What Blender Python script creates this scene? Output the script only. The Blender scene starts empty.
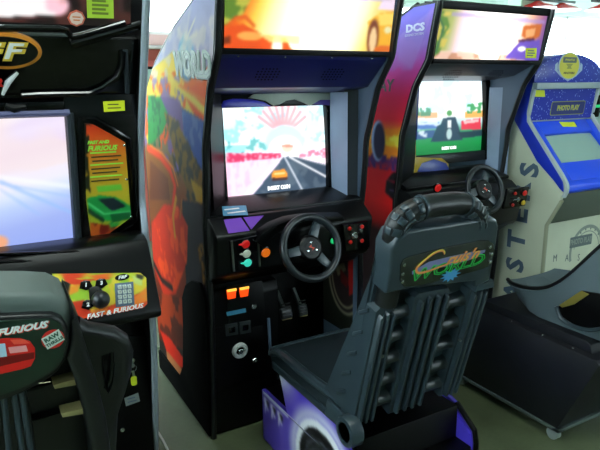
import bpy, bmesh, math, random
import numpy as np
from mathutils import Vector, Matrix
random.seed(7)
SC = bpy.context.scene
COL = SC.collection
R_ = math.radians

# ------------------------------------------------------------------ camera
F_PX, CAM_H = 581.0, 1.42
_vx = Vector((1070.0, 150.0, -F_PX)).normalized()
_vy = Vector((-334.0, 130.0, -F_PX)); _vy = (_vy - _vx * _vx.dot(_vy)).normalized()
_vz = _vx.cross(_vy)
ROT = Matrix((_vx, _vy, _vz))
CAMP = Vector((0, 0, CAM_H))
cam = bpy.data.cameras.new('camera'); cam.lens = F_PX * 36 / 600; cam.sensor_width = 36; cam.clip_start = .02
camo = bpy.data.objects.new('camera', cam); COL.objects.link(camo)
camo.matrix_world = Matrix.Translation(CAMP) @ ROT.to_4x4()
SC.camera = camo

def ray(px, py): return ROT @ Vector((px - 300, 225 - py, -F_PX))

# ------------------------------------------------------------------ materials
def lin(c):
    r = []
    for v in c[:3]:
        v = v / 255.0
        r.append(v / 12.92 if v <= .04045 else ((v + .055) / 1.055) ** 2.4)
    return tuple(r) + (1.0,)
MATS = {}
def mat(name, rgb=(128, 128, 128), rough=.5, metal=0, emit=0, bump=0, bscale=200, var=0, vscale=8, coat=0, spec=.5):
    if name in MATS: return MATS[name]
    m = bpy.data.materials.new(name); m.use_nodes = True
    nt = m.node_tree; b = nt.nodes['Principled BSDF']
    b.inputs['Base Color'].default_value = lin(rgb); b.inputs['Roughness'].default_value = rough
    b.inputs['Metallic'].default_value = metal; b.inputs['Specular IOR Level'].default_value = spec
    b.inputs['Coat Weight'].default_value = coat
    if emit:
        b.inputs['Emission Color'].default_value = lin(rgb); b.inputs['Emission Strength'].default_value = emit
    if bump or var:
        tc = nt.nodes.new('ShaderNodeTexCoord'); n = nt.nodes.new('ShaderNodeTexNoise')
        nt.links.new(tc.outputs['Object'], n.inputs['Vector'])
        if bump:
            n.inputs['Scale'].default_value = bscale
            bp = nt.nodes.new('ShaderNodeBump'); bp.inputs['Strength'].default_value = bump; bp.inputs['Distance'].default_value = .002
            nt.links.new(n.outputs['Fac'], bp.inputs['Height']); nt.links.new(bp.outputs['Normal'], b.inputs['Normal'])
        if var:
            n2 = nt.nodes.new('ShaderNodeTexNoise'); n2.inputs['Scale'].default_value = vscale; n2.inputs['Detail'].default_value = 6
            nt.links.new(tc.outputs['Object'], n2.inputs['Vector'])
            rp = nt.nodes.new('ShaderNodeValToRGB'); c = lin(rgb)
            rp.color_ramp.elements[0].position = .3; rp.color_ramp.elements[1].position = .7
            rp.color_ramp.elements[0].color = tuple(x * (1 - var) for x in c[:3]) + (1,)
            rp.color_ramp.elements[1].color = tuple(min(1, x * (1 + var)) for x in c[:3]) + (1,)
            nt.links.new(n2.outputs['Fac'], rp.inputs['Fac']); nt.links.new(rp.outputs['Color'], b.inputs['Base Color'])
    MATS[name] = m
    return m
def paintmat(name, emit=0, rough=.35, coat=0, spec=.5):
    if name in MATS: return MATS[name]
    m = bpy.data.materials.new(name); m.use_nodes = True
    nt = m.node_tree; b = nt.nodes['Principled BSDF']
    a = nt.nodes.new('ShaderNodeAttribute'); a.attribute_name = 'Art'; b.inputs['Specular IOR Level'].default_value = spec
    b.inputs['Roughness'].default_value = rough; b.inputs['Coat Weight'].default_value = coat
    if emit:
        b.inputs['Base Color'].default_value = (.01, .01, .01, 1)
        nt.links.new(a.outputs['Color'], b.inputs['Emission Color']); b.inputs['Emission Strength'].default_value = emit
    else:
        nt.links.new(a.outputs['Color'], b.inputs['Base Color'])
    MATS[name] = m
    return m

BLK = mat('black_laminate', (4, 4, 5), .42, spec=.16, bump=.08, bscale=300)
GLOSS = mat('glossy_black_plastic', (3, 3, 4), .16, spec=.5)
MOLD = mat('moulded_black_plastic', (5, 6, 7), .34, spec=.28, bump=.12, bscale=500)
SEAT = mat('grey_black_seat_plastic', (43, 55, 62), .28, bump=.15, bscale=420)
SEATD = mat('dark_seat_plastic', (12, 15, 17), .38, bump=.15, bscale=420)  # dark chair plastic; in recesses and grooves it paints in the shade
SEATL = mat('light_blue_grey_seat_plastic', (86, 99, 104), .4, bump=.15, bscale=420)
FINM = mat('shaded_seat_plastic', (32, 41, 46), .34, bump=.15, bscale=420)  # darker copy of the seat plastic; shade between columns put into the colour
RUB = mat('black_rubber', (26, 31, 36), .3, bump=.1, bscale=600)
TMOLD = mat('black_edge_moulding', (20, 21, 24), .3)
SILV = mat('silver_edge_moulding', (190, 200, 215), .32, .55)
CHROME = mat('chrome', (215, 220, 222), .15, 1)
STEEL = mat('dull_steel', (140, 145, 142), .4, 1)
GREYP = mat('lit_blue_grey_panel', (150, 168, 196), .5, var=.06)  # right cheeks: the window light on them is put into this pale colour
GREYD = mat('slate_grey_panel', (86, 104, 126), .5)
SCUFF = mat('scuffed_black_board', (16, 18, 24), .42, var=.25, vscale=14)
WHITE = mat('white_paint', (235, 238, 236), .4)
YEL = mat('yellow_sticker', (226, 232, 40), .5)
YGR = mat('lime_sticker', (196, 226, 70), .5)
RED = mat('red_plastic', (205, 28, 22), .3)
REDP = mat('red_print', (205, 36, 26), .4)
ORG = mat('orange_print', (226, 120, 40), .4)
ORB = mat('orange_lit_button', (235, 110, 20), .35, emit=.45)
REDB = mat('red_lit_button', (190, 20, 20), .35, emit=.3)
WHB = mat('clear_button', (190, 195, 180), .3, emit=.12)
CYB = mat('cyan_lit_button', (60, 205, 180), .3, emit=.55)
COIN = mat('orange_lit_coin_window', (255, 76, 16), .4, emit=1.0)
COINT = mat('yellow_lit_coin_slot', (255, 190, 70), .4, emit=1.2)
CYS = mat('cyan_sticker', (70, 150, 190), .5)
GREEN = mat('green_print', (40, 165, 70), .4)
GRNL = mat('green_light', (30, 190, 110), .4, emit=.5)
PURP = mat('purple_patch', (128, 74, 190), .4)
BLUEP = mat('blue_print', (70, 150, 205), .4)
DECAL = mat('dark_green_decal', (18, 26, 20), .25, coat=.4)
CREAM = mat('cream_print', (196, 186, 150), .5)
TANP = mat('tan_print', (150, 130, 80), .6)
GREYS = mat('grey_sticker', (130, 140, 135), .5)
NAVY = mat('slate_blue_print', (80, 100, 120), .5)
BEIGE = mat('beige_panel', (204, 208, 184), .55, var=.05, vscale=5)
BLUE = mat('bright_blue_plastic', (36, 84, 245), .35)
CRTG = mat('pale_green_crt_glass', (160, 190, 178), .12, coat=.5)
PAINT = paintmat('printed_artwork', 0, .32)
PAINTM = paintmat('matt_printed_artwork', 0, .7, spec=.12)
LIT = paintmat('lit_screen_image', 1.0, .3, spec=.2)
LITM = paintmat('backlit_marquee_image', 1.0, .3, spec=.2)

# ------------------------------------------------------------------ frames: x right, y up, z out of the face
class Frame:
    def __init__(s, o, x, y):
        x = Vector(x).normalized(); y = Vector(y); y = (y - x * x.dot(y)).normalized()
        z = x.cross(y); s.o = Vector(o); s.x, s.y, s.z = x, y, z
        s.M = Matrix(((x.x, y.x, z.x, s.o.x), (x.y, y.y, z.y, s.o.y), (x.z, y.z, z.z, s.o.z), (0, 0, 0, 1)))
    def at(s, px, py):
        d = ray(px, py); t = (s.o - CAMP).dot(s.z) / d.dot(s.z); p = CAMP + d * t - s.o
        return (p.dot(s.x), p.dot(s.y))
    def pts(s, L): return [s.at(*p) for p in L]
    def w(s, x, y, z=0): return s.o + s.x * x + s.y * y + s.z * z

class MB:
    def __init__(s): s.v = []; s.f = []; s.m = []; s.mats = []; s.c = {}
    def mi(s, m):
        if m not in s.mats: s.mats.append(m)
        return s.mats.index(m)
    def raw(s, V, Fc, m, M=None, cols=None):
        b = len(s.v)
        for i, p in enumerate(V):
            p = Vector(p); s.v.append(M @ p if M is not None else p)
            if cols is not None: s.c[b + i] = cols[i]
        k = s.mi(m)
        for f in Fc: s.f.append([b + i for i in f]); s.m.append(k)
        return s
    def bm(s, bm, m, M=None):
        bm.verts.ensure_lookup_table(); bm.verts.index_update()
        s.raw([v.co.copy() for v in bm.verts], [[v.index for v in f.verts] for f in bm.faces], m, M); bm.free(); return s
    def box(s, x0, x1, y0, y1, z0, z1, m, bev=.004, M=None, seg=2):
        bm = bmesh.new(); bmesh.ops.create_cube(bm, size=1)
        for v in bm.verts: v.co = Vector(((x0 + x1) / 2 + v.co.x * (x1 - x0), (y0 + y1) / 2 + v.co.y * (y1 - y0), (z0 + z1) / 2 + v.co.z * (z1 - z0)))
        bev = min(bev, .45 * min(abs(x1 - x0), abs(y1 - y0), abs(z1 - z0)))
        if bev > 1e-5: bmesh.ops.bevel(bm, geom=list(bm.edges), offset=bev, segments=seg, affect='EDGES', profile=.5)
        bmesh.ops.recalc_face_normals(bm, faces=bm.faces)
        return s.bm(bm, m, M)
    def slab(s, poly, z0, z1, m, M=None, bev=0, seg=2, both=False):
        """polygon in the frame's x,y, from z0 to z1 (z1 faces the viewer)"""
        bm = bmesh.new(); n = len(poly)
        a = [bm.verts.new((p[0], p[1], z0)) for p in poly]; b = [bm.verts.new((p[0], p[1], z1)) for p in poly]
        bm.faces.new(a[::-1]); top = bm.faces.new(b)
        for i in range(n): bm.faces.new((a[i], a[(i + 1) % n], b[(i + 1) % n], b[i]))
        bmesh.ops.recalc_face_normals(bm, faces=bm.faces)
        if bev:
            ed = list(bm.edges) if both else list(top.edges)
            bmesh.ops.bevel(bm, geom=ed, offset=bev, segments=seg, affect='EDGES', profile=.5)
        ng = [f for f in bm.faces if len(f.verts) > 4]
        if ng: bmesh.ops.triangulate(bm, faces=ng)
        return s.bm(bm, m, M)
    def prismx(s, poly, x0, x1, m, bev=0, seg=2):
        """(y,z) polygon extruded along world x"""
        M = Matrix(((0, 0, 1, 0), (1, 0, 0, 0), (0, 1, 0, 0), (0, 0, 0, 1)))
        return s.slab(poly, x0, x1, m, M, bev, seg, True)
    def tube(s, pts, r, m, seg=12, closed=False, M=None, flat=1.0):
        P = [Vector(p) for p in pts]
        if M is not None: P = [M @ p for p in P]
        n = len(P); rs = r if isinstance(r, (list, tuple)) else [r] * n
        V = []; Fc = []; up = None
        for i in range(n):
            a = P[i - 1] if (i > 0 or closed) else P[i]; b = P[(i + 1) % n] if (i < n - 1 or closed) else P[i]
            t = (b - a).normalized()
            if up is None:
                up = Vector((0, 0, 1)) if abs(t.z) < .9 else Vector((1, 0, 0))
            e = t.cross(up)
            if e.length < 1e-4: e = t.orthogonal()
            e.normalize(); u = e.cross(t).normalized(); up = u
            for k in range(seg):
                q = 2 * math.pi * k / seg; V.append(P[i] + (e * math.cos(q) + u * math.sin(q) * flat) * rs[i])
        for i in range(n if closed else n - 1):
            j = (i + 1) % n
            for k in range(seg): Fc.append((i * seg + k, i * seg + (k + 1) % seg, j * seg + (k + 1) % seg, j * seg + k))
        if not closed:
            Fc.append(tuple(range(seg))[::-1]); Fc.append(tuple((n - 1) * seg + k for k in range(seg)))
        return s.raw(V, Fc, m)
    def lathe(s, prof, m, M, seg=28):
        """(r, h) profile turned about the frame's z"""
        V = []; Fc = []; n = len(prof)
        for r, h in prof:
            for k in range(seg):
                a = 2 * math.pi * k / seg; V.append((r * math.cos(a), r * math.sin(a), h))
        for i in range(n - 1):
            for k in range(seg): Fc.append((i * seg + k, i * seg + (k + 1) % seg, (i + 1) * seg + (k + 1) % seg, (i + 1) * seg + k))
        if prof[-1][0] > 1e-5: Fc.append(tuple((n - 1) * seg + k for k in range(seg)))
        if prof[0][0] > 1e-5: Fc.append(tuple(range(seg))[::-1])
        return s.raw(V, Fc, m, M)
    def disc(s, c, r, z0, z1, m, M, seg=24, bev=.001):
        T = M @ Matrix.Translation((c[0], c[1], 0))
        return s.lathe([(r, z0), (r, z1 - bev), (r - bev, z1)], m, T, seg)
    def text(s, body, size, m, M, x=0, y=0, z=0, shear=0, bold=0, rot=0, ax='CENTER', sx=1, ext=.0004):
        cu = bpy.data.curves.new('t', 'FONT'); cu.body = body; cu.size = size; cu.shear = shear; cu.offset = bold
        cu.align_x = ax; cu.align_y = 'CENTER'; cu.extrude = ext; cu.resolution_u = 2
        ob = bpy.data.objects.new('t', cu); COL.objects.link(ob)
        dg = bpy.context.evaluated_depsgraph_get(); me = bpy.data.meshes.new_from_object(ob.evaluated_get(dg))
        T = M @ Matrix.Translation((x, y, z)) @ Matrix.Rotation(rot, 4, 'Z') @ Matrix.Diagonal((sx, 1, 1, 1))
        s.raw([v.co.copy() for v in me.vertices], [list(p.vertices) for p in me.polygons], m, T)
        bpy.data.objects.remove(ob); bpy.data.curves.remove(cu); bpy.data.meshes.remove(me)
        return s
    def ribbon(s, pts, w, m, M, z=0, th=.0006):
        """a flat stroke of width w along pts in the frame"""
        P = [Vector((p[0], p[1])) for p in pts]; n = len(P); ws = w if isinstance(w, (list, tuple)) else [w] * n
        L = []; Rr = []
        for i in range(n):
            t = (P[min(i + 1, n - 1)] - P[max(i - 1, 0)]).normalized(); nn = Vector((-t.y, t.x)) * ws[i] / 2
            L.append(P[i] + nn); Rr.append(P[i] - nn)
        V = [(p.x, p.y, z + th) for p in L] + [(p.x, p.y, z + th) for p in Rr] + [(p.x, p.y, z) for p in L] + [(p.x, p.y, z) for p in Rr]
        Fc = []
        for i in range(n - 1):
            Fc += [(i, n + i, n + i + 1, i + 1), (2 * n + i, i, i + 1, 2 * n + i + 1), (n + i, 3 * n + i, 3 * n + i + 1, n + i + 1)]
        return s.raw(V, Fc, m, M)
    def grid(s, fn, nu, nv, m, M=None, art=None, flip=False, blur=2):
        """fn(u,v) -> point; art(A) paints an Art made from the points' x,y"""
        P = []
        for j in range(nv + 1):
            for i in range(nu + 1): P.append(fn(i / nu, j / nv))
        Fc = []
        for j in range(nv):
            for i in range(nu):
                a = j * (nu + 1) + i; q = (a, a + 1, a + nu + 2, a + nu + 1)
                Fc.append(q[::-1] if flip else q)
        cols = None
        if art:
            A = Art(np.array([p[0] for p in P]), np.array([p[1] for p in P])); art(A)
            for q in ('c', 'gain'):
                g = getattr(A, q).reshape(nv + 1, nu + 1, -1)
                for _ in range(blur):
                    p = np.pad(g, ((1, 1), (1, 1), (0, 0)), 'edge')
                    g = (p[1:-1, 1:-1] * 2 + p[:-2, 1:-1] + p[2:, 1:-1] + p[1:-1, :-2] + p[1:-1, 2:]) / 6
                setattr(A, q, g.reshape(A.c.shape[0], -1) if q == 'c' else g.ravel())
            c = np.clip(A.c, 0, 255) / 255.0; c = np.where(c <= .04045, c / 12.92, ((c + .055) / 1.055) ** 2.4)
            c *= A.gain[:, None]
            cols = c
        return s.raw(P, Fc, m, M, cols)
    def build(s, name, parent=None, smooth=35, loc=None, **kw):
        base = Vector(parent['_o']) if parent is not None else (Vector(loc) if loc else Vector((0, 0, 0)))
        me = bpy.data.meshes.new(name); me.from_pydata([v - base for v in s.v], [], s.f)
        for m in s.mats: me.materials.append(m)
        me.polygons.foreach_set('material_index', s.m)
        if s.c:
            a = me.color_attributes.new('Art', 'FLOAT_COLOR', 'POINT')
            arr = np.ones((len(s.v), 4), dtype=np.float32) * .5
            for i, c in s.c.items(): arr[i, :3] = c
            a.data.foreach_set('color', arr.ravel())
        me.polygons.foreach_set('use_smooth', [True] * len(me.polygons))
        me.set_sharp_from_angle(angle=R_(smooth)); me.update()
        o = bpy.data.objects.new(name, me); COL.objects.link(o)
        if parent is not None: o.parent = parent
        elif loc: o.location = base
        o['_o'] = tuple(base)
        for k, v in kw.items(): o[k] = v
        return o

DGREY = mat('grey_highlight_trim', (40, 47, 54), .35)  # grey stands for highlights on glossy black, put into the colour
DULL = mat('dull_black_board', (5, 5, 5), .9, spec=.03)
class Art:
    """paints the printed picture of a panel in the panel's own x,y metres"""
    def __init__(s, x, y):
        s.x, s.y = x, y; s.c = np.zeros((len(x), 3)); s.gain = np.ones(len(x))
    def mix(s, k, col):
        s.c = s.c * (1 - k[:, None]) + np.array(col, float)[None, :] * k[:, None]
    def fill(s, col): s.c[:] = col
    def ramp(s, t, stops):
        T = [a for a, _ in stops]
        for ch in range(3): s.c[:, ch] = np.interp(t, T, [b[ch] for _, b in stops])
    def lift(s, g=.75):
        s.c = 255 * (np.clip(s.c, 0, 255) / 255) ** g
    def vivid(s, k):
        m = s.c.mean(axis=1, keepdims=True); s.c = np.clip(m + (s.c - m) * k, 0, 255)
    def inside(s, P):
        k = np.zeros(len(s.x), bool); n = len(P)
        for i in range(n):
            x1, y1 = P[i]; x2, y2 = P[(i + 1) % n]
            if y1 == y2: continue
            k ^= ((y1 > s.y) != (y2 > s.y)) & (s.x < (x2 - x1) * (s.y - y1) / (y2 - y1) + x1)
        return k
    def poly(s, P, col, a=1.0): s.mix(s.inside(P) * a, col)
    def ell(s, c, rx, ry, col, a=1.0, soft=.15):
        d = np.sqrt(((s.x - c[0]) / rx) ** 2 + ((s.y - c[1]) / ry) ** 2)
        s.mix(np.clip((1 - d) / soft, 0, 1) * a, col)
    def line(s, P, w, col, a=1.0):
        d = np.full(len(s.x), 1e9)
        for (x1, y1), (x2, y2) in zip(P[:-1], P[1:]):
            dx, dy = x2 - x1, y2 - y1; t = np.clip(((s.x - x1) * dx + (s.y - y1) * dy) / (dx * dx + dy * dy + 1e-12), 0, 1)
            d = np.minimum(d, np.hypot(s.x - x1 - t * dx, s.y - y1 - t * dy))
        s.mix(np.clip((w / 2 - d) / (w * .25), 0, 1) * a, col)
    def noise(s, sc, seed=0, sx=1.0):
        r = np.random.RandomState(seed); g = r.rand(64, 64); out = np.zeros(len(s.x)); amp = 1; tot = 0
        for o in range(3):
            X = s.x * sc * sx * 2 ** o + 7.3 * o; Y = s.y * sc * 2 ** o + 3.1 * o
            xi = np.floor(X).astype(int); yi = np.floor(Y).astype(int); fx = X - xi; fy = Y - yi
            fx = fx * fx * (3 - 2 * fx); fy = fy * fy * (3 - 2 * fy)
            G = lambda a, b: g[a % 64, b % 64]
            out += amp * ((G(xi, yi) * (1 - fx) + G(xi + 1, yi) * fx) * (1 - fy) + (G(xi, yi + 1) * (1 - fx) + G(xi + 1, yi + 1) * fx) * fy)
            tot += amp; amp *= .5
        return out / tot
    def blot(s, sc, seed, col, th=.55, a=1.0, mask=None, sx=1.0):
        k = np.clip((s.noise(sc, seed, sx) - th) / .06, 0, 1) * a
        if mask is not None: k = k * mask
        s.mix(k, col)

def thing(name, loc, label, cat, group=None, kind=None):
    o = bpy.data.objects.new(name, None); COL.objects.link(o); o.location = loc; o.empty_display_size = .1
    o['_o'] = tuple(loc); o['label'] = label; o['category'] = cat
    if group: o['group'] = group
    if kind: o['kind'] = kind
    return o
def struct(mb, name): return mb.build(name, kind='structure')
def arcpts(c, r, a0, a1, n, ry=None):
    ry = ry or r
    return [(c[0] + r * math.cos(R_(a0 + (a1 - a0) * i / n)), c[1] + ry * math.sin(R_(a0 + (a1 - a0) * i / n))) for i in range(n + 1)]
def rrect(x0, x1, y0, y1, r, n=5):
    P = []
    for cx, cy, a in ((x1 - r, y1 - r, 0), (x0 + r, y1 - r, 90), (x0 + r, y0 + r, 180), (x1 - r, y0 + r, 270)):
        P += arcpts((cx, cy), r, a, a + 90, n)
    return P
def curve(pts, n=8):
    """smooth curve through points (Catmull-Rom)"""
    P = [Vector(p) for p in pts]; out = []
    for i in range(len(P) - 1):
        a = P[max(i - 1, 0)]; b = P[i]; c = P[i + 1]; d = P[min(i + 2, len(P) - 1)]
        for k in range(n):
            t = k / n
            out.append(.5 * ((2 * b) + (c - a) * t + (2 * a - 5 * b + 4 * c - d) * t * t + (3 * b - a - 3 * c + d) * t ** 3))
    out.append(P[-1]); return out
def interp(tab, z):
    return float(np.interp(z, [t[0] for t in tab], [t[1] for t in tab]))
# ------------------------------------------------------------------ world and light
w = bpy.data.worlds.new('world'); SC.world = w; w.use_nodes = True
bg = w.node_tree.nodes['Background']; bg.inputs['Color'].default_value = (.76, .95, 1.0, 1); bg.inputs['Strength'].default_value = 10
SC.view_settings.view_transform = 'Standard'; SC.view_settings.look = 'None'
SC.view_settings.exposure = .12; SC.view_settings.gamma = 1; SC.view_settings.use_curve_mapping = False
SC.cycles.max_bounces = 8; SC.cycles.sample_clamp_indirect = 6

def area(name, loc, sx, sy, power, col, rot=(0, 0, 0)):
    l = bpy.data.lights.new(name, 'AREA'); l.shape = 'RECTANGLE'; l.size = sx; l.size_y = sy; l.energy = power; l.color = col
    o = bpy.data.objects.new(name, l); COL.objects.link(o); o.location = loc; o.rotation_euler = rot
    return o

# ------------------------------------------------------------------ the room
XL, XR, YF, YB, ZC = -3.2, 12.0, -4.5, 7.6, 3.3
def concrete():
    m = bpy.data.materials.new('painted_concrete'); m.use_nodes = True; nt = m.node_tree; b = nt.nodes['Principled BSDF']
    tc = nt.nodes.new('ShaderNodeTexCoord'); n1 = nt.nodes.new('ShaderNodeTexNoise'); n1.inputs['Scale'].default_value = 3.5; n1.inputs['Detail'].default_value = 8
    n2 = nt.nodes.new('ShaderNodeTexNoise'); n2.inputs['Scale'].default_value = 60
    rp = nt.nodes.new('ShaderNodeValToRGB'); e = rp.color_ramp.elements
    e[0].position = .3; e[0].color = lin((74, 82, 56)); e[1].position = .72; e[1].color = lin((98, 107, 78))
    x = rp.color_ramp.elements.new(.74); x.color = lin((118, 124, 98))
    for n in (n1, n2): nt.links.new(tc.outputs['Object'], n.inputs['Vector'])
    mx = nt.nodes.new('ShaderNodeMath'); mx.operation = 'MULTIPLY_ADD'; mx.inputs[1].default_value = .18
    nt.links.new(n2.outputs['Fac'], mx.inputs[0]); nt.links.new(n1.outputs['Fac'], mx.inputs[2])
    sb = nt.nodes.new('ShaderNodeMath'); sb.operation = 'SUBTRACT'; sb.inputs[1].default_value = .09
    nt.links.new(mx.outputs[0], sb.inputs[0]); nt.links.new(sb.outputs[0], rp.inputs['Fac']); nt.links.new(rp.outputs['Color'], b.inputs['Base Color'])
    b.inputs['Roughness'].default_value = .55
    return m
CONC = concrete()
WALL = mat('pale_mint_wall', (214, 232, 222), .7, var=.03); CEIL = mat('white_ceiling', (176, 186, 182), .8); DWALL = mat('dull_green_grey_wall', (92, 104, 100), .8, var=.04)
FRAME = mat('white_window_frame', (228, 236, 232), .5)
def glassm():
    m = bpy.data.materials.new('window_glass'); m.use_nodes = True; nt = m.node_tree; nt.nodes.remove(nt.nodes['Principled BSDF'])
    t = nt.nodes.new('ShaderNodeBsdfTransparent'); g = nt.nodes.new('ShaderNodeBsdfGlossy'); g.inputs['Roughness'].default_value = .05
    mx = nt.nodes.new('ShaderNodeMixShader'); mx.inputs['Fac'].default_value = .06
    nt.links.new(t.outputs[0], mx.inputs[1]); nt.links.new(g.outputs[0], mx.inputs[2]); nt.links.new(mx.outputs[0], nt.nodes['Material Output'].inputs['Surface'])
    return m
WGLASS = glassm()
struct(MB().box(XL, XR, YF, YB, -.15, 0, CONC, 0), 'floor')
struct(MB().box(XL, XR, YF, YB, ZC, ZC + .12, CEIL, 0), 'ceiling')
def winwall(name, a0, a1, wins, zs, zh, fn, m=WALL, th=.16):
    """a wall with window openings (start, end) between the heights zs and zh; fn(a0,a1,t0,t1) -> x0,x1,y0,y1"""
    mb = MB()
    mb.box(*fn(a0, a1, 0, th), 0, zs, m, 0); mb.box(*fn(a0, a1, 0, th), zh, ZC, m, 0)
    e = a0
    for s, t in wins:
        mb.box(*fn(e, s, 0, th), zs, zh, m, 0); e = t
    mb.box(*fn(e, a1, 0, th), zs, zh, m, 0)
    struct(mb, name)
WN = [0]
def window(fn, s, t, zs, zh, nm=2):
    WN[0] += 1
    mb = MB(); f = .05
    for z0, z1 in ((zs, zs + f), (zh - f, zh)): mb.box(*fn(s, t, .03, .12), z0, z1, FRAME, .004)
    for k in range(nm + 1):
        c = s + f / 2 + (t - s - f) * k / nm; mb.box(*fn(c - f / 2, c + f / 2, .03, .12), zs, zh, FRAME, .004)
    o = mb.build('window_%d' % WN[0], kind='structure')
    g = MB().box(*fn(s + f, t - f, .07, .076), zs + f, zh - f, WGLASS, 0).build('window_pane', o)
fb = lambda a, b, p, q: (a, b, YB + p, YB + q)
ff = lambda a, b, p, q: (a, b, YF - q, YF - p)
fl = lambda a, b, p, q: (XL - q, XL - p, a, b)
fr = lambda a, b, p, q: (XR + p, XR + q, a, b)
wb = [(-2.6, 1.0), (1.6, 5.2), (5.7, 8.0), (8.5, 11.7)]
winwall('wall_back', XL, XR, wb, .95, 2.72, fb)
for s, t in wb: window(fb, s, t, .95, 2.72, 2)
wf = [(4.4, 8.2)]
winwall('wall_front', XL, XR, wf, .9, 2.8, ff, DWALL)
for s, t in wf: window(ff, s, t, .9, 2.8, 2)
wl = [(-2.2, .3), (.9, 3.9), (4.2, 7.3)]
winwall('wall_left', YF, YB, wl, 1.15, 3.1, fl)
for s, t in wl: window(fl, s, t, 1.15, 3.1, 2)
wr = [(2.4, 5.4), (5.9, 7.3)]
winwall('wall_right', YF, YB, wr, .9, 2.7, fr)
for s, t in wr: window(fr, s, t, .9, 2.7, 2)
for nm, args in (('baseboard_back', (XL, XR, YB - .015, YB)), ('baseboard_front', (XL, XR, YF, YF + .015))):
    struct(MB().box(*args, 0, .1, FRAME, .003), nm)
p = MB().box(7.05, 7.3, 6.1, 6.35, 0, ZC, mat('pale_green_pillar', (196, 226, 200), .6), .01).build('pillar', kind='structure')

# unseen ceiling lights, added to fill the side art, chairs and fronts
tubem = mat('fill_light_tube', (240, 255, 250), .4, emit=3)
for i, (x, y, lab) in enumerate([(-.5, 2.3, 'added unseen fill light on the ceiling directly above the leftmost cabinet'), (.6, .7, 'added unseen fill light on the ceiling over the two driving chairs'),
                                 (5.2, -1.2, 'added unseen fill light on the ceiling right of the touch-screen kiosk'), (2.2, 4.6, 'added unseen fill light on the ceiling behind the cabinets'), (6.4, 4.6, 'added unseen fill light on the ceiling near the pillar')]):
    t = thing('fill_light', (x, y, ZC), lab, 'added fill light', 'added fill lights on the ceiling')
    MB().box(x - .75, x + .75, y - .09, y + .09, ZC - .06, ZC, WHITE, .01).build('housing', t)
    for s in (-.045, .045): MB().tube([(x - .7, y + s, ZC - .08), (x + .7, y + s, ZC - .08)], .014, tubem, 8).build('tube', t)
    area('fill_lamp', (x, y, ZC - .11), 1.4, .16, (30, 26, 10, 9, 9)[i], (.88, 1, .95))  # added fill lamp under each unseen housing

# ------------------------------------------------------------------ far background things
def far_lamp(x0, x1, y, z, lab):
    cx = (x0 + x1) / 2
    t = thing('hanging_lamp', (cx, y, z), lab, 'lamp', 'red lamps hanging in the background')
    MB().box(x0, x1, y - .04, y + .04, z + .05, z + .09, mat('dark_green_rail', (42, 62, 56), .4), .008).build('rail', t)
    n = 2
    for k in range(n):
        c = x0 + (x1 - x0) * (k + .5) / n
        M = Matrix.Translation((c, y, z - .1))
        MB().lathe([(.27, .05), (.22, .08), (.1, .12), (.04, .15)], RED, M, 20).build('lamp_shade', t)
    for k in (.15, .85):
        c = x0 + (x1 - x0) * k; MB().tube([(c, y, z + .09), (c, y, ZC)], .008, STEEL, 6).build('chain', t)
far_lamp(7.0, 8.05, 6.0, 2.56, 'red-shaded lamp with dark rail hanging from ceiling beside the pillar')
far_lamp(8.5, 9.6, 6.0, 2.62, 'red-shaded hanging lamp with dark rail at the right edge above the blue kiosk')
# far machines seen over and between the cabinets
def far_machine(x0, x1, y, h, top, body, lab, name='game_machine', cat='game machine', band=None, hm=.28):
    t = thing(name, ((x0 + x1) / 2, y, 0), lab, cat)
    d = min(.12, h * .08); zt = h - hm
    MB().prismx([(y + .05, .02), (y + .05, zt * .5), (y - .02, zt * .55), (y - .02, zt * .60), (y + d, zt * .64), (y + d + .06, zt * .95), (y, zt), (y + .7, zt), (y + .7, .02)], x0, x1, body, .012).build('body', t)
    FS_ = Frame(((x0 + x1) / 2, y + d - .004, zt * .64), (1, 0, 0), (0, .06, zt * .31)); hw_ = (x1 - x0) * .38
    s_ = MB().slab([(-hw_, .03), (hw_, .03), (hw_, zt * .28), (-hw_, zt * .28)], 0, .012, BLK, FS_.M, .004).build('screen_bezel', t)
    MB().slab([(-hw_ + .03, .055), (hw_ - .03, .055), (hw_ - .03, zt * .28 - .025), (-hw_ + .03, zt * .28 - .025)], .008, .016, CRTG, FS_.M, .003).build('screen', s_)
    FQ = Frame(((x0 + x1) / 2, y - .004, zt * .615), (1, 0, 0), (0, d, zt * .04))
    for k_ in (-1, 0, 1): MB().disc((k_ * hw_ * .4, .05), .016, 0, .012, RED if k_ else YEL, FQ.M, 14).build('button', t)
    MB().box(x0 - .02, x1 + .02, y - .05, y + .72, h - hm, h, top, .02).build('marquee', t)
    if band: MB().box(x0 + .02, x1 - .02, y - .06, y - .05, h - hm + .03, h - .03, band, .004).build('sign_panel', t)
    return t
far_machine(1.36, 1.98, 5.4, 1.95, mat('white_laminate', (236, 226, 224), .4), mat('faded_red_laminate', (190, 96, 84), .5), 'white-topped red machine standing in the gap behind the purple and orange cabinet', band=mat('pink_sign', (236, 190, 186), .5), hm=.15)
far_machine(6.0, 7.2, 4.2, 1.52, mat('grey_green_laminate', (120, 140, 132), .5), mat('grey_laminate', (110, 122, 116), .5), 'grey machine with a low top behind the blue speckled kiosk', band=mat('green_sign', (120, 190, 150), .5))
far_machine(6.1, 6.5, 5.6, 1.78, mat('pale_grey_laminate', (206, 214, 210), .5), mat('pale_laminate', (214, 224, 220), .5), 'pale slim machine standing in front of the bright windows')

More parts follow.
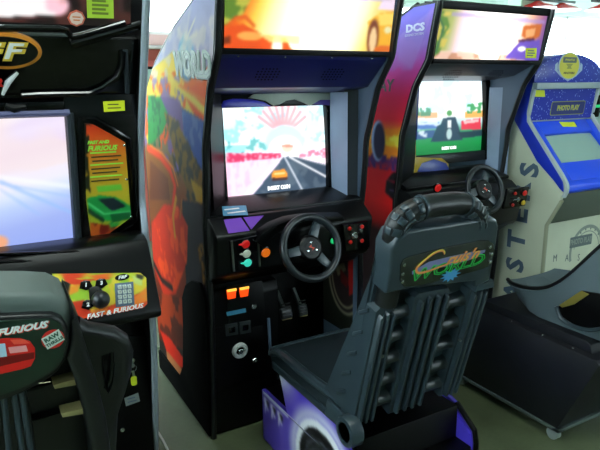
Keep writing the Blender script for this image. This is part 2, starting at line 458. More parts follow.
# ------------------------------------------------------------------ racing cabinets: shared shell
FRONT = [(0, 2.09), (.2, 2.07), (.52, 2.045), (.9, 2.045), (1.0, 2.03), (1.13, 2.015), (1.21, 2.01), (1.34, 1.965), (1.43, 1.93), (1.54, 1.85), (1.75, 1.80), (1.80, 1.80)]
REAR = [(0, 2.83), (1.2, 2.83), (1.44, 2.72), (1.52, 2.61), (1.648, 2.314), (1.728, 2.03), (1.80, 1.83)]
def shell(t, x0, W, dy, art_left, dash_z, tm=TMOLD, zt=1.785):
    """two side panels, base, back and shelves of a sit-down driving cabinet; its front follows the side panels' curved edge"""
    T = .02
    f = lambda z: interp(FRONT, z) + dy; r = lambda z: interp(REAR, z) + dy
    zs = [0, .2, .52, .75, .9, 1.0, 1.07, 1.13, 1.21, 1.28, 1.34, 1.385, 1.43, 1.485, 1.54, 1.6, 1.66, 1.7, 1.74, zt]
    prof = [(f(z), z) for z in zs] + [(r(z), z) for z in zs[::-1]]
    for xa in (x0, x0 + W - T):
        p = MB().prismx(prof, xa, xa + T, MOLD if xa == x0 else GREYD).build('side_panel', t)
        e = curve([(xa + T / 2, f(z) - .003, z) for z in zs], 3)
        MB().tube(e, .013, tm, 8).build('edge_moulding', p)
        e = [(xa + T / 2, r(z) + .002, z) for z in zs[1:]]
        MB().tube(e, .011, tm, 8).build('edge_moulding', p)
        if xa == x0 and art_left:
            FL = Frame((x0 - .0015, 0, 0), (0, -1, 0), (0, 0, 1))
            z0, z1 = .06, zt - .01
            def fn(u, v):
                z = z0 + (z1 - z0) * v; a, b = r(z) - .012, f(z) + .014
                return (-(a + (b - a) * u), z, 0)
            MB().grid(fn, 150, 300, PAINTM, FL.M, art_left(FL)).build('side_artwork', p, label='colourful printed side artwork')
    MB().box(x0 + T, x0 + W - T, 2.6 + dy, 2.8 + dy, 0.02, 1.2, BLK, .004).build('rear_panel', t)
    MB().box(x0 + T, x0 + W - T, 2.36 + dy, 2.60 + dy, .02, .9, BLK, .004).build('inner_body', t)

def screen_unit(t, x0, W, dy, F, sx0, sx1, sy0, sy1, art, bez):
    """monitor: bezel with four bars around a sunken picture tube"""
    b = MB(); L, Rr = x0 + .02, x0 + W - .02
    yt, yb = sy1 + .06, sy0 - .05
    b.box(L, sx0, yb, yt, -.03, .012, bez, .004, F.M); b.box(sx1, Rr, yb, yt, -.03, .012, bez, .004, F.M)
    b.box(sx0, sx1, sy1, yt, -.03, .012, bez, .004, F.M); b.box(sx0, sx1, yb, sy0, -.03, .012, bez, .004, F.M)
    bz = b.build('screen_bezel', t)
    cx, cy = (sx0 + sx1) / 2, (sy0 + sy1) / 2; hw, hh = (sx1 - sx0) / 2, (sy1 - sy0) / 2
    def fn(u, v):
        x, y = -1 + 2 * u, -1 + 2 * v
        return (cx + x * hw, cy + y * hh, -.004 - .016 * (x * x + y * y) / 2)
    MB().grid(fn, 128, 104, LIT, F.M, art).build('screen', t, label='lit picture tube')
    return bz

def wheel(t, F, c, R, tube_r, spoke_angles, hub, badge):
    """steering wheel on the dash, facing along the frame's z"""
    M = F.M @ Matrix.Translation((c[0], c[1], .0))
    ring = [(R * math.cos(2 * math.pi * k / 40), R * math.sin(2 * math.pi * k / 40), .07) for k in range(40)]
    o = MB().lathe([(.03, -.09), (.03, .03)], MOLD, M, 20).build('steering_column', t)
    s = MB().tube(ring, tube_r, RUB, 12, True, M).build('steering_wheel', t)
    for a in spoke_angles:
        q = R_(a); d = Vector((math.cos(q), math.sin(q), 0)); n = Vector((-d.y, d.x, 0))
        P = []
        sp = MB().slab([tuple((d * .03 + n * .02)[:2]), tuple((d * .03 - n * .02)[:2]), tuple((d * (R - .004) - n * .014)[:2]), tuple((d * (R - .004) + n * .014)[:2])], .052, .064, SEAT, M, .003).build('spoke', s)
    h = MB().lathe([(.046, .03), (.05, .05), (.048, .066), (.04, .072), (0, .073)], MOLD, M, 28).build('hub', s)
    b = MB()
    b.disc((0, 0), .026, .0725, .0745, MOLD, M); badge(b, M)
    for a in (90, 210, 330): b.disc((.021 * math.cos(R_(a)), .021 * math.sin(R_(a))), .0045, .0745, .077, CHROME, M, 10)
    b.build('hub_badge', s)

def button(t, F, c, r, m, lab=None, name='button', teardrop=False, ring=GLOSS):
    b = MB()
    T = F.M @ Matrix.Translation((c[0], c[1], 0))
    b.lathe([(r * 1.22, 0), (r * 1.22, .004), (r * 1.02, .006)], ring, T, 22)
    b.lathe([(r, .003), (r, .009), (r * .8, .0125), (0, .0135)], m, T, 22)
    if teardrop: b.slab([(c[0] - .028, c[1]), (c[0] - .004, c[1] + .010), (c[0] - .004, c[1] - .010)], .002, .0075, m, F.M, .002)
    o = b.build(name, t)
    if lab: o['label'] = lab
    return o
def lock(t, F, c, r=.012, lab=None):
    T = F.M @ Matrix.Translation((c[0], c[1], 0)); b = MB()
    b.lathe([(r, 0), (r, .006), (r * .8, .009), (r * .35, .009), (r * .35, .006), (0, .006)], CHROME, T, 20)
    return b.build('lock', t)
def sticker(t, F, px, m, name='sticker', z=.001, lab=None, lines=0, linem=None):
    P = F.pts(px); b = MB().slab(P, z, z + .0008, m, F.M)
    if lines:
        n = len(P); cx = sum(p[0] for p in P) / n; cy = sum(p[1] for p in P) / n
        wd = max(p[0] for p in P) - min(p[0] for p in P); ht = max(p[1] for p in P) - min(p[1] for p in P)
        for k in range(lines):
            y = cy + ht * (.5 - (k + .75) / (lines + .5)) * .8; b.box(cx - wd * .3, cx + wd * (.3 if k % 2 else .2), y - ht * .05, y + ht * .05, z + .0007, z + .0012, linem or GREYD, 0, F.M)
    o = b.build(name, t)
    if lab: o['label'] = lab
    return o
# ------------------------------------------------------------------ middle cabinet
X1, W1 = .722, .728
def art1(FL):
    K = FL.pts
    def paint(A):
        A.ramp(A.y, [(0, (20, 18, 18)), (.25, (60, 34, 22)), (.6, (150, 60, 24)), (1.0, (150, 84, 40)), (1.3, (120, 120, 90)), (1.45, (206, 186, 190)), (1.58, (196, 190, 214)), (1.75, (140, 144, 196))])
        A.blot(14, 1, (150, 150, 190), .5, .7, A.y > 1.5)
        A.poly(K([(140, 80), (172, 52), (208, 105), (210, 140), (185, 112), (140, 150)]), (236, 196, 70))
        A.blot(16, 2, (230, 92, 34), .52, .95, (A.y < 1.5) & (A.y > 1.18))
        A.blot(15, 3, (128, 104, 158), .56, .9, (A.y < 1.48) & (A.y > 1.1))
        A.poly(K([(183, 92), (207, 78), (206, 128), (198, 122)]), (226, 84, 36))
        A.poly(K([(172, 76), (206, 108), (205, 116), (170, 82)]), (244, 204, 84))
        A.poly(K([(180, 84), (206, 100), (205, 104), (178, 86)]), (236, 120, 50))
        A.poly(K([(148, 95), (166, 98), (170, 112), (163, 132), (148, 148)]), (44, 128, 60))
        A.blot(30, 5, (30, 84, 48), .55, 1, A.inside(K([(148, 95), (170, 98), (172, 120), (160, 150), (148, 150)])))
        A.poly(K([(160, 96), (176, 98), (190, 118), (196, 126), (182, 132), (170, 118)]), (110, 86, 136))
        A.poly(K([(182, 108), (206, 122), (205, 172), (196, 166), (184, 140)]), (62, 86, 160))
        A.blot(26, 6, (96, 120, 180), .5, .8, A.inside(K([(182, 112), (206, 122), (205, 172), (184, 140)])))
        A.poly(K([(164, 112), (176, 120), (192, 152), (206, 188), (206, 214), (192, 205), (176, 160)]), (128, 96, 40))
        A.blot(34, 8, (70, 62, 44), .5, 1, A.inside(K([(164, 112), (178, 120), (206, 180), (206, 216), (190, 206), (174, 165)])))
        A.poly(K([(190, 178), (206, 192), (206, 205), (196, 200)]), (190, 150, 48))
        A.poly(K([(182, 200), (206, 205), (208, 300), (187, 300)]), (40, 24, 44))
        # the big orange-red car nose
        A.poly(K([(146, 148), (158, 150), (172, 172), (178, 188), (174, 224), (150, 224)]), (138, 84, 34))
        A.poly(K([(150, 160), (168, 178), (170, 200), (150, 200)]), (112, 58, 24))
        A.line(K([(148, 148), (160, 156), (170, 170), (175, 186), (173, 206), (170, 226)]), .05, (222, 74, 28))
        A.line(K([(150, 145), (162, 153), (173, 168), (178, 186)]), .016, (246, 130, 60))
        A.poly(K([(152, 222), (164, 204), (178, 206), (188, 226), (187, 262), (176, 294), (164, 296), (152, 262)]), (206, 66, 26))
        A.blot(13, 9, (236, 104, 40), .52, .8, A.inside(K([(152, 222), (164, 204), (178, 206), (188, 226), (187, 262), (176, 290), (160, 290)])))
        A.line(K([(176, 198), (173, 216), (175, 236)]), .035, (216, 150, 52))
        A.line(K([(182, 200), (180, 218)]), .016, (190, 120, 50))
        A.line(K([(153, 262), (162, 280), (172, 288)]), .04, (48, 20, 14))
        A.poly(K([(197, 245), (207, 242), (209, 288), (203, 284)]), (150, 110, 44))
        A.blot(60, 4, (50, 30, 30), .5, 1, A.inside(K([(197, 245), (207, 242), (209, 288), (203, 284)])))
        A.poly(K([(150, 290), (187, 300), (188, 352), (160, 340)]), (176, 74, 24))
        A.blot(12, 12, (104, 42, 18), .5, 1, A.inside(K([(150, 290), (187, 300), (188, 352), (160, 340)])))
        A.poly(K([(160, 330), (170, 338), (186, 362), (186, 372), (168, 356)]), (214, 60, 28))
        A.poly(K([(166, 350), (170, 354), (186, 374), (186, 382), (168, 364)]), (196, 136, 96))
        # globe and block letters of the title near the top
        A.ell(K([(186, 58)])[0], .10, .09, (108, 160, 196)); A.ell(K([(183, 53)])[0], .05, .035, (188, 210, 214))
        A.ell(K([(192, 64)])[0], .045, .04, (70, 120, 170))
        for q in (-60, -30, 0, 30, 60, 85):
            c = K([(186, 40)])[0]; A.line([c, (c[0] + .12 * math.sin(R_(q)), c[1] + .12 * math.cos(R_(q)))], .014, (232, 224, 206), .7)
        A.blot(20, 14, (222, 214, 210), .55, .6, (A.y > 1.48) & (A.y < 1.66)); g = np.clip((A.y - .9) / .6, 0, 1)[:, None]; c0 = A.c.copy(); A.lift(.68); hi = A.c.copy(); A.c = c0; A.lift(1.22); A.c = A.c * (1 - g) + hi * g; A.vivid(1.2)  # lifted towards the top, darkened below: light falloff put into the print
    return paint
cab1 = thing('driving_cabinet', (X1 + W1 / 2, 2.4, 0), 'black driving cabinet with orange sports car marquee and multicoloured landscape side, in the middle', 'arcade cabinet', 'sit-down driving cabinets')
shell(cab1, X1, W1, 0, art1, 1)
FS1 = Frame((X1 - .003, 0, 0), (0, -1, 0), (0, 0, 1))
b = MB(); SG = mat('sage_letter_print', (150, 172, 160), .5); SGD = mat('dark_sage_print', (84, 112, 104), .5)
a0 = FS1.at(191, 65)
for m_, d in ((SGD, .006), (SG, 0)):
    b.text('WORLD', .115, m_, FS1.M, a0[0] + d, a0[1] - d, .0006 if d == 0 else 0, shear=0, bold=.007, rot=R_(-3), sx=.92)
b.text('WORLD', .115, mat('slate_letter_print', (126, 140, 148), .5), FS1.M, a0[0], a0[1], .0012, bold=-.004, rot=R_(-3), sx=.94)
b.build('title_lettering', cab1, label='pale green block title WORLD')
# marquee
def lit_marquee(t, x0, W, dy, art, px, zo=0):
    FM = Frame((0, 1.84 + dy, 1.55 + zo), (1, 0, 0), (0, -.16, 1))
    b = MB(); L, Rr = x0 + .02, x0 + W - .02
    b.slab([(L, -.012), (Rr, -.012), (Rr, .008), (L, .008)], -.05, .006, BLK, FM.M, .003)
    b.slab([(L, .205), (Rr, .205), (Rr, .235), (L, .235)], -.05, .006, BLK, FM.M, .003)
    b.slab([(L, -.01), (Rr, -.01), (Rr, .23), (L, .23)], -.1, -.04, BLK, FM.M, .003)
    b.build('marquee_frame', t)
    MB().grid(lambda u, v: (L + .008 + (Rr - L - .016) * u, .008 + .197 * v, -.001), 140, 50, LITM, FM.M, art(FM)).build('marquee', t, label='backlit picture panel')
    # top board and underside with speaker panel
    MB().prismx([(1.80 + dy, 1.785 + zo), (1.80 + dy, 1.765 + zo), (2.0 + dy, 1.715 + zo), (2.0 + dy, 1.735 + zo)], L, Rr, BLK).build('top_board', t)
    return FM
def marq1(FM):
    K = FM.pts
    def paint(A):
        x0, x1 = X1 + .02, X1 + W1 - .02
        u = (A.x - x0) / (x1 - x0); v = A.y / .2
        A.ramp(u + .12 * (1 - v), [(0, (216, 50, 14)), (.14, (236, 104, 20)), (.22, (255, 214, 80)), (.3, (255, 244, 170)), (.42, (255, 252, 225)), (.7, (255, 253, 230)), (.84, (255, 246, 200)), (.93, (250, 220, 110)), (1, (240, 190, 100))])
        A.poly(K([(218, -6), (252, -6), (244, 12), (232, 22), (218, 28)]), (96, 132, 44)); A.blot(26, 3, (196, 190, 70), .5, .9, A.inside(K([(218, -6), (254, -6), (240, 20), (218, 26)])))
        A.poly(K([(218, 30), (232, 26), (244, 24), (262, 34), (286, 38), (292, 50), (250, 52), (218, 54)]), (232, 84, 24))
        A.line(K([(228, 26), (236, 18), (246, 17), (254, 26)]), .016, (226, 96, 30))
        A.poly(K([(220, 38), (230, 36), (230, 44), (220, 44)]), (120, 50, 22)); A.ell(K([(250, 36)])[0], .05, .016, (248, 170, 80))
        A.poly(K([(218, 50), (290, 51), (290, 56), (218, 56)]), (238, 130, 40))
        A.ell(K([(277, 48)])[0], .022, .045, (255, 252, 225)); A.poly(K([(258, 34), (300, 36), (300, 44), (270, 42)]), (255, 236, 140), .8)
        A.poly(K([(368, 22), (380, 13), (396, 12), (398, 54), (372, 54)]), (240, 176, 40)); A.poly(K([(378, 14), (396, 13), (396, 24), (380, 26)]), (250, 214, 96))
        A.ell(K([(373, 38)])[0], .028, .07, (120, 56, 24)); A.ell(K([(373, 40)])[0], .018, .05, (244, 206, 150)); A.poly(K([(376, 46), (397, 46), (397, 57), (372, 57)]), (222, 110, 30))
        A.poly(K([(300, -8), (400, -8), (398, 1), (300, 1)]), (190, 180, 226), .8); A.poly(K([(382, 1), (397, 0), (398, 10), (378, 9)]), (240, 220, 240))
        A.ell(K([(388, 30)])[0], .018, .014, (232, 226, 170))
        A.gain[:] = 1 + 1.0 * np.clip(1 - np.abs(u - .52) / .34, 0, 1)
    return paint
FM1 = lit_marquee(cab1, X1, W1, 0, marq1, None)
def speaker_hood(t, x0, W, dy, m, dz=0):
    L, Rr = x0 + .02, x0 + W - .02
    p = MB().prismx([(1.86 + dy, 1.545), (1.87 + dy, 1.525), (1.985 + dy, 1.43 + dz), (2.2 + dy, 1.405 + dz), (2.2 + dy, 1.43 + dz), (2.0 + dy, 1.45 + dz), (1.9 + dy, 1.56)], L, Rr, m, .003).build('speaker_hood', t)
    for fx in (.3, .7):
        FH = Frame((L + (Rr - L) * fx, 1.928 + dy, 1.477), (1, 0, 0), (0, .77, -.636)); FH = Frame(FH.o, (1, 0, 0), (0, -.77, .636))
        b = MB()
        for i in range(-3, 4):
            for j in range(-2, 3):
                if i * i + j * j * 1.5 < 11: b.disc((i * .014, j * .014), .0038, -.001, .0006, BLK, FH.M, 8, .0002)
        b.build('speaker_grille', p)
    for fx in (.1, .36, .64, .9):
        FH = Frame((L + (Rr - L) * fx, 1.868 + dy, 1.535), (1, 0, 0), (0, -.2, 1)); MB().disc((0, 0), .004, 0, .003, CHROME, FH.M, 8).build('screw', p)
speaker_hood(cab1, X1, W1, 0, mat('blue_black_hood', (24, 27, 96), .35))
# monitor
FC1 = Frame((0, 2.18, 1.17), (1, 0, 0), (0, .06, 1))
def scr1(A):
    K = FC1.pts; ap = K([(284, 154)])[0]
    v = (A.y - K([(276, 195)])[0][1]) / (K([(276, 107)])[0][1] - K([(276, 195)])[0][1])
    A.ramp(v, [(0, (246, 222, 238)), (.4, (252, 238, 248)), (.55, (226, 246, 250)), (.8, (216, 246, 252)), (1, (236, 246, 255))])
    A.blot(22, 1, (150, 226, 236), .52, .85, (v > .48) & (A.x < ap[0] + .02)); A.blot(40, 2, (86, 176, 176), .6, .8, (v > .46) & (v < .68) & (A.x < ap[0] - .06))
    A.blot(20, 9, (176, 230, 246), .55, .8, (v > .5) & (A.x > ap[0] + .08))
    A.blot(26, 4, (255, 255, 255), .5, .9, v > .6)
    for q in range(-50, 60, 13):
        c = K([(284, 136)])[0]; A.line([(c[0] + .05 * math.sin(R_(q)), c[1] + .05 * math.cos(R_(q))), (c[0] + .14 * math.sin(R_(q)), c[1] + .13 * math.cos(R_(q)))], .02, (240, 150, 160), .75)
    A.ell(K([(286, 142)])[0], .1, .075, (200, 240, 250)); A.ell(K([(286, 150)])[0], .085, .065, (255, 250, 255))
    A.poly(K([(227, 153), (282, 153), (282, 158), (227, 163)]), (214, 60, 104)); A.blot(90, 6, (255, 180, 200), .52, 1, A.inside(K([(227, 153), (282, 153), (282, 158), (227, 163)])))
    A.poly(K([(300, 152), (328, 148), (328, 158), (300, 157)]), (226, 130, 160)); A.blot(90, 7, (255, 236, 246), .5, 1, A.inside(K([(300, 152), (328, 148), (328, 158), (300, 157)])))
    A.poly(K([(227, 163), (280, 158), (240, 200), (227, 201)]), (250, 214, 234)); A.blot(24, 5, (236, 176, 210), .55, .5, A.inside(K([(227, 164), (278, 158), (232, 202), (227, 202)])), 3)
    A.poly(K([(281, 157), (292, 156), (331, 186), (331, 200), (244, 206)]), (66, 84, 104)); A.poly(K([(289, 156), (330, 165), (330, 196), (316, 194)]), (58, 74, 92))
    A.blot(30, 8, (96, 112, 126), .5, .5, A.inside(K([(281, 157), (292, 156), (331, 186), (331, 200), (244, 206)])))
    A.line(K([(285, 157), (308, 198)]), .008, (240, 244, 255)); A.line(K([(290, 157), (330, 178)]), .010, (250, 250, 255)); A.line(K([(296, 157), (330, 166)]), .005, (170, 180, 190))
    A.poly(K([(281, 157), (284, 157), (252, 198), (240, 202)]), (246, 230, 246))
    A.ell(K([(288, 148)])[0], .03, .02, (255, 210, 190)); A.poly(K([(282, 145), (294, 145), (294, 147), (282, 147)]), (240, 140, 120))
    A.poly(K([(274, 171), (285, 169), (288, 173), (288, 178), (273, 179), (272, 175)]), (240, 150, 50)); A.poly(K([(275, 173), (286, 172), (286, 174), (275, 175)]), (255, 220, 150)); A.poly(K([(273, 178), (288, 177), (288, 180), (273, 181)]), (70, 44, 40))
    A.gain[:] = 1.3
q0, q1 = FC1.at(227, 199), FC1.at(326.5, 106)
SX0, SX1, SY0, SY1 = .872, 1.352, FC1.at(276, 196.5)[1], FC1.at(276, 106.5)[1]
bz1 = screen_unit(cab1, X1, W1, 0, FC1, SX0, SX1, SY0, SY1, scr1, MOLD)
b = MB(); p = FC1.at(279, 187.5); b.text('INSERT COIN', .022, mat('white_screen_text', (250, 250, 250), emit=1), FC1.M, p[0], p[1], .0005, bold=.0012, sx=.8, rot=R_(0)); b.build('screen_caption', cab1)
# scalloped grey visor over the picture and flat blue and violet strips
VIS = mat('grey_green_visor', (196, 206, 192), .4); BLG = mat('blue_bezel_tint', (52, 50, 220), .3)
P = FC1.pts([(247, 98), (256, 91), (275, 88.5), (300, 89.5), (329, 90), (329, 100), (318, 100), (308, 106), (302, 103), (293, 99.5), (284, 101), (277, 105), (272, 106), (264, 101), (254, 99)])
MB().slab(P, .012, .022, VIS, FC1.M, .002).build('bezel_visor', cab1)
MB().slab(FC1.pts([(219, 108), (222, 101), (232, 98.5), (250, 99.5), (262, 102), (270, 106.5), (225, 107.5), (224, 108)]), .012, .015, BLG, FC1.M, .001).build('bezel_trim_strip', cab1, label='blue strip')
MB().slab(FC1.pts([(304, 104), (310, 100.5), (328, 100), (328, 105.5)]), .012, .015, mat('violet_bezel_film', (110, 90, 190), .3), FC1.M, .001).build('bezel_trim_strip', cab1, label='violet strip')
# side cheeks between the picture and the side panels
def cheek(t, x_in, x_out, y_in, y_out, z0, z1, m, name='side_cheek'):
    d = .01
    V = [(x_in, y_in, z0), (x_out, y_out, z0), (x_out, y_out, z1), (x_in, y_in, z1), (x_in, y_in + d, z0), (x_out, y_out + d, z0), (x_out, y_out + d, z1), (x_in, y_in + d, z1)]
    return MB().raw(V, [(0, 1, 2, 3), (7, 6, 5, 4), (0, 4, 5, 1), (1, 5, 6, 2), (2, 6, 7, 3), (3, 7, 4, 0)], m).build(name, t)
cheek(cab1, SX1 + .012, SX1 + .03, 2.16, 2.06, .945, 1.41, GREYP)
cheek(cab1, X1 + .05, SX0 - .012, 2.06, 2.16, .945, 1.41, MOLD)
cheek(cab1, SX1 + .028, X1 + W1 - .022, 2.075, 2.05, .92, 1.42, mat('dark_slate', (28, 36, 44), .5), 'side_post')
# shelf under the picture
MB().prismx([(2.02, .95), (2.02, .965), (2.16, 1.0), (2.22, 1.0), (2.22, .95)], X1 + .02, X1 + W1 - .02, MOLD, .003).build('screen_shelf', cab1)
FG = Frame((0, 2.02, .965), (1, 0, 0), (0, .14, .035))
FG = Frame((0, 2.019, .967), (1, 0, 0), (0, .97, .24))
sticker(cab1, FG, [(222, 207), (246, 206), (248, 215.5), (223, 216.5)], CYS, z=.002, lab='pale blue sticker', lines=2, linem=WHITE)
# dash
def dash(t, x0, W, dy):
    L, Rr = x0 + .005, x0 + W - .03
    prof = [(2.08, .965), (2.0, .957), (1.93, .905), (1.925, .89), (1.95, .755), (1.97, .735), (2.0, .725), (2.06, .68), (2.1, .68), (2.1, .965)]
    d = MB().prismx([(y + dy, z) for y, z in prof], L, Rr, MOLD, .006).build('dashboard', t)
    return d
d1 = dash(cab1, X1, W1, 0)
FD1 = Frame((0, 1.934, .83), (1, 0, 0), (0, -.185, 1))
# hood over the dials, left button plate, right key plate
hood = [FD1.at(*p) for p in [(254, 240), (258, 232), (270, 224), (285, 218), (300, 215.5), (320, 214), (340, 214), (341, 219), (320, 219), (302, 221), (287, 225), (274, 231), (266, 238), (262, 246)]]
MB().slab(hood, -.02, .028, MOLD, FD1.M, .004).build('instrument_hood', d1)
MB().slab(FD1.pts([(229, 241), (257, 235), (259, 267), (231, 272)]), 0, .008, GLOSS, FD1.M, .003).build('button_plate', d1)
for px in ([(230.5, 240), (233, 270)], [(257, 238), (258.5, 265)]):
    a, c = FD1.pts(px); MB().tube([(a[0], a[1], .010), (c[0], c[1], .010)], .0045, STEEL, 8, M=FD1.M).build('trim_bar', d1)
FB = Frame(FD1.w(0, 0, .008), FD1.x, FD1.y)
for c, m_, l in (((245, 243.5), REDB, 'red button'), ((246, 253), WHB, 'clear button'), ((247, 262), CYB, 'lit cyan button')):
    button(d1, FB, FB.at(*c), .016, m_, l, teardrop=True)
button(d1, FD1, FD1.at(265, 252), .0185, ORB, 'lit orange button')
kp = MB().slab(FD1.pts([(341, 224), (366, 220), (368, 246), (344, 250)]), 0, .016, GLOSS, FD1.M, .004).build('control_plate', d1)
FK = Frame(FD1.w(0, 0, .016), FD1.x, FD1.y)
for i, c in enumerate([(348.5, 228), (361, 226), (349.5, 241.5), (361, 240)]):
    button(kp, FK, FK.at(*c), .0085, RED, 'small red button', 'gear_button')
lock(kp, FK, FK.at(354, 235), .015); lock(kp, FK, FK.at(360.5, 230), .009)
MB().tube([(FK.at(354, 235)[0], FK.at(354, 235)[1], .005), (FK.at(354, 235)[0], FK.at(354, 235)[1], .02)], .006, STEEL, 8, M=FK.M).build('start_key', kp)
for px in ([(227, 221), (241, 219.5), (253, 221), (240, 234), (228, 236)], [(243, 219), (262, 216.5), (258, 221), (252, 227)]):
    FT = Frame((0, 1.985, .953), (1, 0, 0), (0, .9, .25)); 
MB().slab([(X1 + .055, -.034), (X1 + .14, -.034), (X1 + .13, .034), (X1 + .06, .034)], 0, .001, PURP, Frame((0, 1.9648, .9315), (1, 0, 0), (0, .07, .052)).M).build('dash_patch', d1, label='purple patch')  # flat purple patch on the sloping dash top
MB().slab([(X1 + .148, -.03), (X1 + .19, .004), (X1 + .225, .03), (X1 + .14, .034)], 0, .001, PURP, Frame((0, 1.9648, .9315), (1, 0, 0), (0, .07, .052)).M).build('dash_patch', d1, label='purple patch')
def bolt(mb, M):
    mb.slab([(-.013, .004), (0, .012), (-.002, .004), (.012, -.002), (-.001, -.011), (.003, -.003)], .0742, .0756, mat('red_orange_badge', (214, 66, 32), .4), M)
FWH = Frame((0, 1.90, .83), (1, 0, 0), (0, .32, 1))
wc = FWH.at(310.5, 248)
wheel(cab1, FWH, (1.066, FWH.at(310, 248)[1]), .118, .0145, (62, 185, 312), None, bolt)
button(d1, FD1, FD1.at(332.5, 240), .014, GRNL, 'green lit button')
# coin door block and foot well
bl = MB(); bl.prismx([(2.095, .01), (2.075, .19), (2.05, .52), (2.045, .62), (2.06, .66), (2.36, .66), (2.36, .01)], X1 + .004, X1 + .31, BLK, .008)
cb = bl.build('coin_door_block', cab1)
sp = [(2.085, .012), (2.06, .2), (2.04, .5), (2.042, .6), (2.06, .655), (2.10, .685), (2.2, .668), (2.29, .62), (2.345, .55), (2.36, .4), (2.40, .2), (2.47, .115), (2.815, .112), (2.815, .012)]
MB().prismx(sp, X1 - .012, X1 + .001, DULL, .004).build('kick_panel', cab1)
FCo = Frame((0, 2.049, .55), (1, 0, 0), (0, -.05, 1))
dr = MB().slab(FCo.pts([(226, 286), (262, 280), (266, 324), (229, 331)]), 0, .006, MOLD, FCo.M, .003).build('coin_mech_plate', cb)
FCm = Frame(FCo.w(0, 0, .006), FCo.x, FCo.y)
for a in ((231.2, 293.5), (243.8, 291.5)):
    x, y = FCm.at(*a); 
    cbx = MB().slab([(x - .016, y - .02), (x + .016, y - .02), (x + .02, y + .018), (x - .02, y + .018)], 0, .008, COIN, FCm.M, .003)
    cbx.slab([(x - .019, y + .012), (x + .019, y + .012), (x + .02, y + .02), (x - .02, y + .02)], .002, .0105, COINT, FCm.M, .001)
    cbx.build('coin_slot', cb, label='glowing orange coin slot')
sticker(cb, FCm, [(226, 312), (245.5, 308), (246, 312), (227, 316)], CYS, 'price_sticker', .001, 'thin blue strip')
lock(cb, FCm, FCm.at(253.5, 306), .012)
FC2 = Frame((0, 2.060, .40), (1, 0, 0), (0, -.075, 1))
dd = MB().slab(FC2.pts([(214, 328), (262, 320), (266, 372), (216, 392)]), 0, .007, BLK, FC2.M, .003).build('cash_door', cb)
FC3 = Frame(FC2.w(0, 0, .007), FC2.x, FC2.y)
for px in ([(225, 324.5), (237, 322.5), (238, 334), (226, 336)], [(239, 322), (250, 320), (251, 332), (240, 334)]):
    P = FC3.pts(px); r = MB().slab(P, 0, .005, mat('charcoal_frame', (38, 46, 48), .4), FC3.M, .002); cx = sum(p[0] for p in P) / 4; cy = sum(p[1] for p in P) / 4
    r.box(cx - .013, cx + .013, cy - .012, cy + .012, .004, .0065, GLOSS, .001, FC3.M); r.build('coin_return', dd)
hx = FC3.at(239.5, 350)
tl = MB(); T = FC3.M @ Matrix.Translation((hx[0], hx[1], 0))
tl.lathe([(.034, 0), (.034, .008), (.029, .016), (.021, .016), (.019, .006), (0, .006)], MATS.get('bright_chrome') or mat('bright_chrome', (225, 230, 228), .3, .3), T, 28); tl.disc((hx[0], hx[1]), .0175, .005, .0068, DULL, FC3.M, 20, .0002); tl.lathe([(.010, .004), (.012, .016), (.009, .019), (.004, .019), (.004, .01), (0, .01)], CHROME, T, 20)
tl.build('lock', dd, label='large chrome ring lock')
lock(dd, FC3, FC3.at(254.5, 360), .012)
MB().tube([(FC2.at(268, 318)[0], FC2.at(268, 318)[1], .004), (FC2.at(270, 350)[0], FC2.at(270, 350)[1], .004)], .007, GREYD, 8, M=FC2.M).build('trim_bar', cb)
# foot well
fw = MB().box(X1 + .31, X1 + W1 - .02, 2.08, 2.36, .01, .19, BLK, .004).build('foot_well_floor', cab1)
FP = Frame((0, 2.25, .42), (1, 0, 0), (0, .25, 1))
MB().box(X1 + .31, X1 + W1 - .02, 2.34, 2.36, .19, .68, BLK, .002).build('foot_well_back', cab1)
for cpx, wd, ht in (((285.5, 313), .058, .052), ((302, 310), .048, .052)):
    x, y = FP.at(*cpx); q = MB().slab(rrect(x - wd / 2, x + wd / 2, y - ht / 2, y + ht / 2, .008, 3), 0, .014, RUB, FP.M, .003)
    for k in range(5): q.box(x - wd / 2 + .006, x + wd / 2 - .006, y - ht / 2 + .012 + k * .014, y - ht / 2 + .017 + k * .014, .013, .017, SEATD, .001, FP.M)
    q.box(x - wd / 2 + .004, x + wd / 2 - .004, y - ht / 2 - .004, y - ht / 2 + .004, .004, .012, TANP, .001, FP.M)
    q.tube([(x, y, 0), (x, y + .10, -.06)], .01, STEEL, 8, M=FP.M); q.build('pedal', cab1)
FI = Frame((X1 + W1 - .0215, 0, 0), (0, -1, 0), (0, 0, 1))
def inner(A):
    K = FI.pts
    A.fill((34, 38, 30)); c = K([(345, 275)])[0]
    A.ell(c, .15, .2, (150, 146, 120), 1, .05); A.ell(c, .135, .185, (40, 34, 34), 1, .05); A.ell(c, .12, .168, (160, 152, 124), 1, .05); A.ell(c, .11, .155, (46, 36, 36), 1, .05)
    A.poly(K([(348, 262), (354, 258), (357, 292), (349, 296)]), (176, 34, 30)); A.poly(K([(335, 266), (344, 262), (346, 270), (338, 276)]), (120, 116, 90))
    A.poly(K([(340, 268), (349, 280), (347, 288), (341, 282)]), (96, 24, 26))
MB().grid(lambda u, v: (-2.34 + .26 * u, .30 + .38 * v, 0), 60, 80, PAINTM, FI.M, inner).build('foot_well_artwork', cab1, label='dark striped oval picture')
